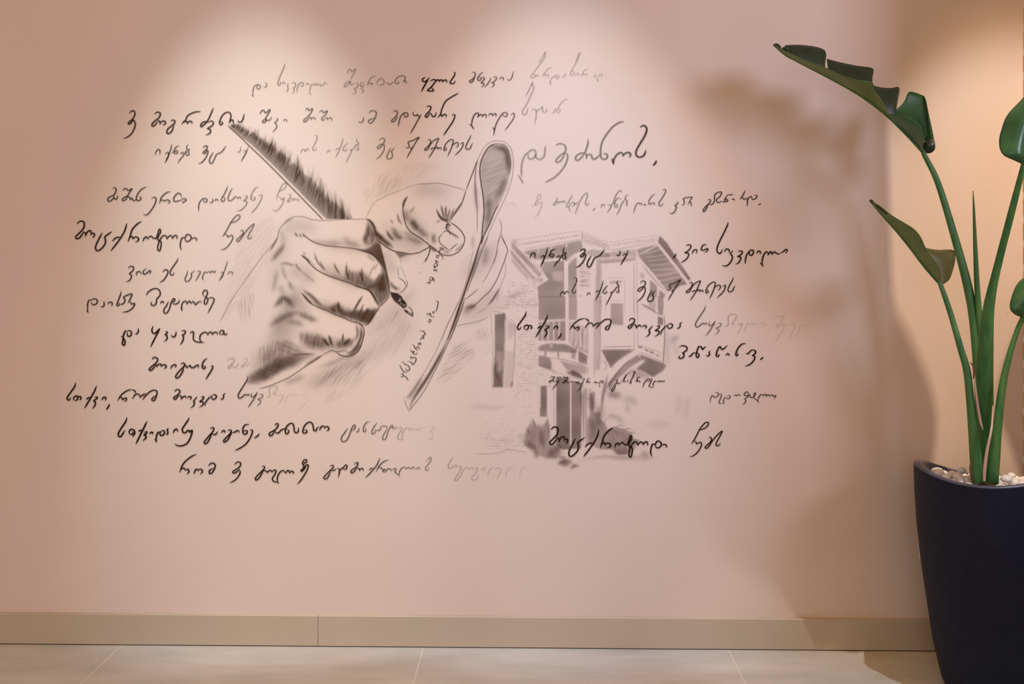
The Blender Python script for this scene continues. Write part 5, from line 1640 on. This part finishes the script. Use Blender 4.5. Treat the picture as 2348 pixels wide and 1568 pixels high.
m_under = leaf_mat('leaf_underside', (0.075, 0.135, 0.026), (0.125, 0.195, 0.040), 0.42)
m_upper = leaf_mat('leaf_upper_side', (0.016, 0.075, 0.026), (0.036, 0.125, 0.044), 0.32)
m_deep = leaf_mat('leaf_deep_green', (0.010, 0.026, 0.013), (0.020, 0.042, 0.020), 0.35)
m_olive = leaf_mat('leaf_backlit_olive', (0.095, 0.100, 0.025), (0.150, 0.150, 0.042), 0.5)  # backlight shining through the blade is put into this colour
m_dry, nt, b = new_mat('dry_sheath')
noise_color(nt, b, (0.50, 0.33, 0.26), (0.66, 0.47, 0.38), 30, stretch=(3, 3, 0.4))
m_brown, nt, b = new_mat('withered_brown')
noise_color(nt, b, (0.05, 0.014, 0.008), (0.16, 0.045, 0.02), 30, stretch=(2, 2, 0.5))

plant = empty('potted_plant', (pot_x, PY, SOIL_Z))
tag(plant, 'bird of paradise plant with torn folded leaves rising from white pebbles', 'plant')


def add_part(name, bm, mat, parent=None, smooth=True, label=None):
    o = bm_obj(name, bm, mat, None, smooth)
    par = parent or plant
    o.parent = par
    o.location = -Vector(plant.location) if par is plant else (0, 0, 0)
    if label: o['label'] = label
    return o


def tube(bm, path, seg=14, flat=1.0):
    """path: list of (px, py, depth y, width px)"""
    P3 = [P(a, c, d) for a, c, d, w in path]
    Rr = [w * 0.5 * ((p - CAM).dot(FWD)) / F_PX for p, (_, _, _, w) in zip(P3, path)]
    q = np.array([[p.x, p.y, p.z, r * 1000] for p, r in zip(P3, Rr)])
    q = smooth_curve(q, 0.02)
    ringl = None
    n = len(q)
    for i in range(n):
        p = Vector(q[i, :3])
        t = Vector(q[min(i + 1, n - 1), :3]) - Vector(q[max(i - 1, 0), :3])
        t.normalize()
        u = t.cross(Vector((0, 1, 0))).normalized()
        w = u.cross(t).normalized()
        r = max(q[i, 3] / 1000, 0.0006)
        ring = [bm.verts.new(p + u * r * math.cos(2 * math.pi * k / seg) + w * r * flat * math.sin(2 * math.pi * k / seg)) for k in range(seg)]
        if ringl:
            for k in range(seg):
                bm.faces.new((ringl[k], ringl[(k + 1) % seg], ring[(k + 1) % seg], ring[k]))
        else:
            bm.faces.new(ring)
        ringl = ring
    bm.faces.new(list(reversed(ringl)))


def lobe(bm, A, B, nu=30, nv=9, bow=0.0, bow_dir=(0, -1, 0), thick=0.0012):
    """a leaf blade between two curves given as (px, py, depth y); thickened to a real sheet"""
    def rs_(c):
        q = np.array([list(P(a, b_, d)) for a, b_, d in c])
        q = smooth_curve(q, 0.004)
        s = np.concatenate([[0], np.cumsum(np.linalg.norm(np.diff(q, axis=0), axis=1))])
        s /= s[-1]
        u = np.linspace(0, 1, nu)
        return np.stack([np.interp(u, s, q[:, k]) for k in range(3)], 1)
    a, c = rs_(A), rs_(B)
    uvl = bm.loops.layers.uv.verify()
    bd = np.array(bow_dir, float)
    G = []
    for j in range(nv):
        v = j / (nv - 1)
        G.append(a * (1 - v) + c * v + bd * bow * math.sin(math.pi * v) * np.sin(np.pi * np.clip(np.linspace(0.08, 0.92, nu), 0, 1))[:, None])
    G = np.array(G)
    du = np.gradient(G, axis=1)
    dv = np.gradient(G, axis=0)
    N = np.cross(du, dv)
    N /= np.maximum(np.linalg.norm(N, axis=2, keepdims=True), 1e-9)
    top = [[bm.verts.new(G[j, i] + N[j, i] * thick / 2) for i in range(nu)] for j in range(nv)]
    bot = [[bm.verts.new(G[j, i] - N[j, i] * thick / 2) for i in range(nu)] for j in range(nv)]

    def face(vs, uv):
        try:
            f = bm.faces.new(vs)
        except ValueError:
            return
        for l, t in zip(f.loops, uv):
            l[uvl].uv = t
    for j in range(nv - 1):
        for i in range(nu - 1):
            uv = [(i / nu, j / nv), ((i + 1) / nu, j / nv), ((i + 1) / nu, (j + 1) / nv), (i / nu, (j + 1) / nv)]
            face((top[j][i], top[j][i + 1], top[j + 1][i + 1], top[j + 1][i]), uv)
            face((bot[j + 1][i], bot[j + 1][i + 1], bot[j][i + 1], bot[j][i]), uv[::-1])
    z4 = [(0, 0)] * 4
    for i in range(nu - 1):
        face((top[0][i + 1], top[0][i], bot[0][i], bot[0][i + 1]), z4)
        face((top[-1][i], top[-1][i + 1], bot[-1][i + 1], bot[-1][i]), z4)
    for j in range(nv - 1):
        face((top[j][0], top[j + 1][0], bot[j + 1][0], bot[j][0]), z4)
        face((top[j + 1][-1], top[j][-1], bot[j][-1], bot[j + 1][-1]), z4)


# leaf stalks
Y0 = PY
stalks = [
    ('leaf_stalk', [(2117, 350, -.21, 11), (2150, 418, -.215, 14), (2185, 530, -.225, 17), (2215, 640, -.235, 20), (2232, 725, -.24, 22), (2242, 830, -.246, 23), (2247, 930, Y0 + .01, 22), (2250, 1020, Y0 + .01, 22), (2252, 1104, Y0 + .01, 20)]),
    ('leaf_stalk', [(2348, 374, -.50, 12), (2321, 480, -.445, 16), (2285, 620, -.375, 18), (2268, 700, -.34, 25), (2261, 780, -.31, 33), (2257, 860, -.285, 40), (2257, 930, -.268, 41), (2261, 1000, Y0, 30), (2262, 1050, Y0, 24), (2262, 1104, Y0, 20)]),
    ('leaf_stalk', [(2156, 650, Y0 - .035, 11), (2180, 720, Y0 - .035, 13), (2203, 800, Y0 - .035, 15), (2217, 850, Y0 - .035, 17), (2225, 920, Y0 - .035, 19), (2233, 1000, Y0 - .033, 24), (2238, 1060, Y0 - .032, 27), (2241, 1106, Y0 - .03, 25)]),
    ('leaf_stalk', [(2352, 715, Y0 - .05, 11), (2330, 765, Y0 - .05, 12), (2308, 840, Y0 - .05, 15), (2295, 910, Y0 - .05, 18), (2287, 980, Y0 - .05, 21), (2281, 1050, Y0 - .05, 24), (2277, 1108, Y0 - .05, 24)]),
]
for nm, path in stalks:
    bm = bmesh.new()
    tube(bm, path, flat=0.8)
    add_part(nm, bm, m_stalk)
    e = P(*path[-1][:3])
    stem_xy.append((e.x, e.y, 0.018))
bm = bmesh.new()
tube(bm, [(2231, 437, Y0 + .01, 1.5), (2233, 480, Y0 + .01, 5), (2236, 560, Y0 + .01, 9), (2240, 650, Y0 + .01, 12), (2246, 740, Y0 + .01, 14), (2248, 800, Y0 + .012, 12)])
add_part('leaf_spear', bm, m_stalk, label='rolled new leaf spear')

bm = bmesh.new()
tube(bm, [(2232, 838, Y0 - .045, 2), (2238, 900, Y0 - .046, 5), (2247, 960, Y0 - .047, 6), (2254, 985, Y0 - .046, 3)], flat=0.35)
add_part('dry_sheath', bm, m_dry, label='upper pale pink dry sheath strip')
bm = bmesh.new()
tube(bm, [(2277, 930, Y0 - .03, 3), (2274, 980, Y0 - .068, 5), (2264, 1030, Y0 - .070, 7), (2258, 1075, Y0 - .070, 8), (2257, 1103, Y0 - .068, 6)], flat=0.35)
add_part('dry_sheath', bm, m_dry, label='lower pale pink dry sheath strip')
bm = bmesh.new()
tube(bm, [(2225, 830, Y0 - .04, 2), (2232, 842, Y0 - .046, 4), (2233, 862, Y0 - .046, 4), (2231, 868, Y0 - .045, 2)], flat=0.4)
add_part('dry_sheath', bm, m_brown, label='withered brown scrap high on the stalk')
bm = bmesh.new()
tube(bm, [(2227, 1055, Y0 - .05, 3), (2225, 1075, Y0 - .052, 5), (2229, 1095, Y0 - .055, 6), (2233, 1103, Y0 - .055, 4)], flat=0.4)
add_part('dry_sheath', bm, m_brown, label='withered red brown scrap at the foot of the stalks')

# leaf 1: the big torn leaf, folded along its keel, tip at the upper left
KEEL1 = [(1774, 104), (1800, 126), (1830, 142), (1900, 178), (1960, 211), (2000, 238), (2040, 270), (2080, 309), (2119, 351)]


def keel(a, b_, d, K=None, n=8):
    c = smooth_curve(np.array(K or KEEL1, float), 4)
    s = np.linspace(a, b_, n) * (len(c) - 1)
    return [(float(np.interp(t, range(len(c)), c[:, 0])), float(np.interp(t, range(len(c)), c[:, 1])), d) for t in s]


def new_leaf(K, d, wid, mat=None, label=None):
    bm = bmesh.new()
    n = len(K)
    tube(bm, [(x, y, d, wid * (0.3 + 0.7 * i / (n - 1))) for i, (x, y) in enumerate(K)], seg=8)
    return bm


dk = -0.21
l1 = empty('leaf', (0, 0, 0))
l1.parent = plant
l1.location = -Vector(plant.location)
l1['label'] = 'long torn folded leaf reaching to the upper left'
bm = new_leaf(KEEL1, dk, 9)
add_part('midrib', bm, m_stalk, l1)
# near half, pale underside
bm = bmesh.new()
lobe(bm, keel(0.0, 0.66, dk),
     [(1776, 101, dk - .004), (1786, 108, dk - .02), (1815, 124, dk - .04), (1850, 140, dk - .05), (1885, 152, dk - .06), (1930, 172, dk - .07), (1965, 184, dk - .07), (2000, 189, dk - .065), (2003, 207, dk - .05)], bow=-0.006, nu=40)
lobe(bm, keel(0.655, 0.80, dk), [(2001, 205, dk - .05), (2012, 217, dk - .05), (2024, 234, dk - .045), (2031, 250, dk - .03), (2030, 258, dk - .01)], bow=0.004)
add_part('leaf_blade', bm, m_under, l1, label='pale green underside half folded towards the room')
bm = bmesh.new()
lobe(bm, keel(0.80, 0.99, dk), [(2038, 263, dk - .02), (2070, 266, dk - .05), (2096, 275, dk - .06), (2111, 290, dk - .065), (2118, 309, dk - .06), (2116, 330, dk - .045), (2110, 345, dk - .02)], bow=0.02, nv=12)
add_part('leaf_blade', bm, m_upper, l1, label='rounded curled lobe next to the stalk')
# far half, dark, in torn panels
bm = bmesh.new()
d2 = dk + .012
lobe(bm, keel(0.06, 0.335, d2), [(1800, 104, d2 + .0160), (1825, 103, d2 + .0240), (1855, 105, d2 + .0320), (1880, 110, d2 + .0320), (1892, 117, d2 + .0280), (1894, 130, d2 + .0240), (1889, 153, d2 + .0160)], bow=0.006)
lobe(bm, keel(0.34, 0.64, d2), [(1896, 135, d2 + .0240), (1930, 144, d2 + .0400), (1965, 151, d2 + .0400), (1995, 155, d2 + .0400), (2003, 160, d2 + .0360), (2001, 172, d2 + .0320), (1998, 188, d2 + .0160)], bow=0.006)
lobe(bm, keel(0.64, 0.815, d2), [(2001, 196, d2 + .0160), (2022, 201, d2 + .0320), (2045, 202, d2 + .0400), (2058, 199, d2 + .0440), (2063, 204, d2 + .0440), (2059, 225, d2 + .0360), (2048, 245, d2 + .0240), (2034, 259, d2 + .0080)], bow=0.008)
add_part('leaf_blade', bm, m_deep, l1, label='dark torn upper half')
bm = bmesh.new()
lobe(bm, [(2036, 262, d2), (2060, 264, d2), (2088, 272, d2 - .004), (2108, 290, d2), (2120, 320, d2), (2124, 345, d2)], [(2046, 256, d2 + .0160), (2062, 246, d2 + .0240), (2075, 230, d2 + .0360), (2084, 211, d2 + .0440), (2100, 213, d2 + .0480), (2118, 220, d2 + .0480)], bow=-0.012, nv=12)
lobe(bm, [(2118, 219, d2 + .0480), (2119, 260, d2 + .0400), (2118, 300, d2 + .0320), (2120, 335, d2 + .0160)], [(2124, 234, d2 + .0360), (2130, 265, d2 + .0240), (2138, 300, d2 + .0120), (2143, 326, d2 + .0040)], bow=0.008)
add_part('leaf_blade', bm, m_upper, l1, label='rolled back lobe above the stalk')
bm = bmesh.new()
tube(bm, [(2128, 322, d2 + .0320, 27), (2129, 330, d2 + .0096, 29), (2129, 338, d2 - .012, 29)], seg=24)
add_part('leaf_blade', bm, m_deep, l1, label='rolled leaf end')
bm = bmesh.new()
tube(bm, [(1773, 104, dk, 4), (1780, 102, dk, 6), (1787, 106, dk, 6), (1790, 111, dk, 4)], seg=8)
tube(bm, [(1793, 112, dk + .01, 4), (1800, 111, dk + .01, 8), (1808, 114, dk + .01, 5)], seg=8)
add_part('leaf_tip', bm, m_deep, l1, label='curled withered tip')

# leaf 2: lower left, folded
KEEL2 = [(1995, 462), (2020, 491), (2050, 524), (2085, 566), (2115, 605), (2138, 632), (2157, 652)]
l2 = empty('leaf', (0, 0, 0))
l2.parent = plant
l2.location = -Vector(plant.location)
l2['label'] = 'smaller folded leaf on the lower left stalk'
dk2 = Y0 - .035
add_part('midrib', new_leaf(KEEL2, dk2, 8), m_stalk, l2)
bm = bmesh.new()
lobe(bm, keel(0, 0.97, dk2, KEEL2), [(1994, 459, dk2 - .004), (2002, 463, dk2 - .01), (2020, 474, dk2 - .025), (2045, 494, dk2 - .04), (2072, 510, dk2 - .05), (2097, 526, dk2 - .055), (2112, 545, dk2 - .06), (2121, 566, dk2 - .06), (2136, 588, dk2 - .06), (2150, 608, dk2 - .05), (2157, 628, dk2 - .04), (2156, 645, dk2 - .02)], bow=-0.004, nu=44)
add_part('leaf_blade', bm, m_under, l2, label='pale green underside half')
bm = bmesh.new()
lobe(bm, [(2118, 568, dk2 + .0), (2130, 592, dk2 + .0), (2145, 620, dk2 + .0), (2158, 650, dk2)], [(2124, 569, dk2 + .02), (2150, 573, dk2 + .04), (2184, 573, dk2 + .055), (2190, 585, dk2 + .055), (2188, 606, dk2 + .05), (2178, 638, dk2 + .03), (2164, 651, dk2 + .01)], bow=0.015)
add_part('leaf_blade', bm, m_olive, l2, label='far half coloured olive as if lit through')
bm = bmesh.new()
tube(bm, [(1994, 462, dk2 - .004, 3), (1998, 460, dk2 - .008, 6), (2004, 466, dk2 - .01, 4)], seg=8)
tube(bm, [(2006, 467, dk2 - .01, 3), (2018, 478, dk2 - .02, 6), (2034, 492, dk2 - .028, 3)], seg=8, flat=0.4)
add_part('leaf_tip', bm, m_deep, l2, label='dark rolled edge at the tip')

# leaf 3: right edge, seen broadside, runs out of the frame
l3 = empty('leaf', (0, 0, 0))
l3.parent = plant
l3.location = -Vector(plant.location)
l3['label'] = 'broad glossy leaf at the upper right edge'
d3 = -0.50
bm = bmesh.new()
K3 = [(2347, 376), (2354, 345), (2366, 290), (2382, 220), (2405, 150)]
add_part('midrib', new_leaf(K3[::-1], d3 - .006, 7), m_stalk, l3)
lobe(bm, [(x, y, d3) for x, y in K3], [(2346, 377, d3), (2322, 366, d3 - .012), (2302, 357, d3 - .01), (2293, 343, d3), (2291, 322, d3 + .01), (2296, 299, d3 + .015), (2310, 264, d3 + .02), (2348, 222, d3 + .025), (2405, 150, d3)], bow=0.022, nv=14)
lobe(bm, [(x, y, d3) for x, y in K3], [(2350, 377, d3), (2378, 362, d3 - .01), (2402, 320, d3), (2414, 250, d3 + .01), (2405, 150, d3)], bow=0.015, nv=10)
add_part('leaf_blade', bm, m_upper, l3)

# leaf 4: right edge, below
l4 = empty('leaf', (0, 0, 0))
l4.parent = plant
l4.location = -Vector(plant.location)
l4['label'] = 'small drooping leaf at the right edge beside the lower stalk'
d4 = Y0 - .05
K4 = [(2346, 727), (2356, 700), (2372, 660), (2392, 610)]
bm = bmesh.new()
add_part('midrib', new_leaf(K4[::-1], d4 - .005, 6), m_stalk, l4)
lobe(bm, [(x, y, d4) for x, y in K4], [(2344, 728, d4), (2326, 720, d4 - .01), (2316, 708, d4 - .01), (2317, 690, d4 - .005), (2330, 655, d4 + .01), (2350, 635, d4 + .015), (2392, 610, d4)], bow=0.016, nv=12)
lobe(bm, [(x, y, d4) for x, y in K4], [(2349, 728, d4), (2375, 712, d4 - .006), (2400, 670, d4), (2392, 610, d4)], bow=0.01)
add_part('leaf_blade', bm, m_upper, l4)
bm = bmesh.new()
tube(bm, [(2318, 712, d4 - .012, 1.2), (2311, 713, d4 - .014, 1.6), (2309, 722, d4 - .014, 1.6), (2313, 726, d4 - .014, 1.2)], seg=6)
add_part('leaf_tip', bm, m_dry, l4, label='pale dry thread')

# two added leaves, out of view, shaped to block the third downlight along set edges
LAMP3 = Vector((P(2325, 300).x, -LAMP_D, LAMP_Z))


def shade_pt(px, py, s, dy=0.0):
    q = LAMP3 + (P(px, py) - LAMP3) * s
    return (q.x, q.y + dy, q.z)


def lobe3(bm, A, B, **kw):
    """lobe() for curves already given in metres"""
    global P
    keep = P
    P = lambda a, b_, c: Vector((a, b_, c))
    try:
        lobe(bm, A, B, **kw)
    finally:
        P = keep


# an added, unseen plant carries these leaves; it stands here only to shade the wall
FOOT2 = Vector((1.20, -1.29, 0.0))
shade_plant = planter.copy()
shade_plant.name = 'potted_plant'  # added and unseen: holds the leaves that shade the third downlight
C.objects.link(shade_plant)
for ch in planter.children:
    c = ch.copy()
    C.objects.link(c)
    c.parent = shade_plant
shade_plant.location = FOOT2
tag(shade_plant, 'added unseen plant whose leaves shade the beam of the third downlight', 'plant')


def shade_leaf(right, left, s, label, via):
    A = [shade_pt(x, y, s) for x, y in right]
    Bm = [shade_pt(x, y, s, 0.02) for x, y in left]
    lf = empty('leaf', (0, 0, 0))
    lf.parent = shade_plant
    lf.location = -Vector(shade_plant.location)
    lf['label'] = label
    mid = [tuple((np.array(a) + np.array(c)) / 2 - (0, 0.012, 0)) for a, c in zip(A, Bm)]
    bm = bmesh.new()
    lobe3(bm, mid, A, nu=40)
    lobe3(bm, mid, Bm, nu=40)
    o = bm_obj('leaf_blade', bm, m_upper)
    o.parent = lf
    c = smooth_curve(np.array([(FOOT2.x, FOOT2.y, SOIL_Z - 0.002), (FOOT2.x, FOOT2.y, 1.4)] + via + [mid[0]]), 0.02)
    bm = bmesh.new()
    prev = None
    for i, p in enumerate(c):
        t_ = Vector(c[min(i + 1, len(c) - 1)]) - Vector(c[max(i - 1, 0)])
        t_.normalize()
        u = t_.cross(Vector((0.3, 1, 0.1))).normalized()
        w = u.cross(t_)
        r = 0.012 - 0.008 * i / len(c)
        ring = [bm.verts.new(Vector(p) + u * r * math.cos(k * math.pi / 5) + w * r * math.sin(k * math.pi / 5)) for k in range(10)]
        if prev:
            for k in range(10):
                bm.faces.new((prev[k], prev[(k + 1) % 10], ring[(k + 1) % 10], ring[k]))
        prev = ring
    o = bm_obj('leaf_stalk', bm, m_stalk)
    o.parent = shade_plant
    o.location = -Vector(shade_plant.location)


shade_leaf([(2010, -860), (2040, -600), (2035, -250), (2028, 0), (2030, 200), (2040, 450), (2049, 690), (2082, 765), (2122, 855), (2145, 930), (2149, 985), (2138, 1060), (2118, 1150), (2100, 1260), (2060, 1400), (1960, 1540)],
          [(2000, -860), (1900, -640), (1790, -350), (1700, -80), (1640, 150), (1590, 400), (1550, 600), (1525, 740), (1510, 850), (1500, 950), (1500, 1050), (1510, 1140), (1530, 1240), (1570, 1340), (1650, 1440), (1930, 1542)],
          0.33, 'added broad leaf cut to the edge of the wall shadow', [(1.20, -1.27, 2.5), (1.18, -1.02, 2.98)])
shade_leaf([(2425, 500), (2428, 650), (2430, 800), (2430, 900), (2425, 1020), (2410, 1120), (2370, 1210)],
          [(2415, 500), (2375, 740), (2338, 850), (2305, 930), (2286, 1000), (2292, 1080), (2360, 1210)],
          0.36, 'added narrow leaf cut to shade the wall behind the planter', [(1.24, -1.24, 2.2), (1.30, -1.0, 2.80), (1.37, -0.80, 2.66)])

# pebbles: laid in rings over the soil, heaped a little
placed = []
count = 0
R_in = rr - 0.002


def try_peb(x, y, s, z):
    for (a, c, t, z2) in placed:
        if (x - a) ** 2 + (y - c) ** 2 < (0.80 * (s + t)) ** 2 and abs(z - z2) < 0.9 * (s + t):
            return False
    for (sx, sy, sr) in stem_xy:
        if (x - sx) ** 2 + (y - sy) ** 2 < (sr + s * 0.72) ** 2:
            return False
    return True


TOP = SOIL_Z
for layer, n_try in ((0, 2600), (1, 1400)):
    for _ in range(n_try):
        s = random.uniform(0.0105, 0.0165)
        ang = random.uniform(0, 6.283)
        rad = (R_in - s * 1.1) * math.sqrt(random.random())
        if layer == 1 and rad > R_in - 0.02: continue
        lx, ly = rad * math.cos(ang), rad * math.sin(ang)
        z = TOP + s * 0.60 + layer * 0.0165 + heap(ang, rad / rr)
        if not try_peb(pot_x + lx, PY + ly, s, z): continue
        placed.append((pot_x + lx, PY + ly, s, z))
        o = bpy.data.objects.new('pebble', random.choice(protos))
        C.objects.link(o)
        o.location = (pot_x + lx, PY + ly, z)
        o.scale = (s, s, s)
        o.rotation_euler = (random.uniform(-.25, .25), random.uniform(-.25, .25), random.uniform(0, 6.28))
        tag(o, 'smooth white pebble lying in the navy planter around the plant stalks', 'pebble', 'white pebbles in the planter')
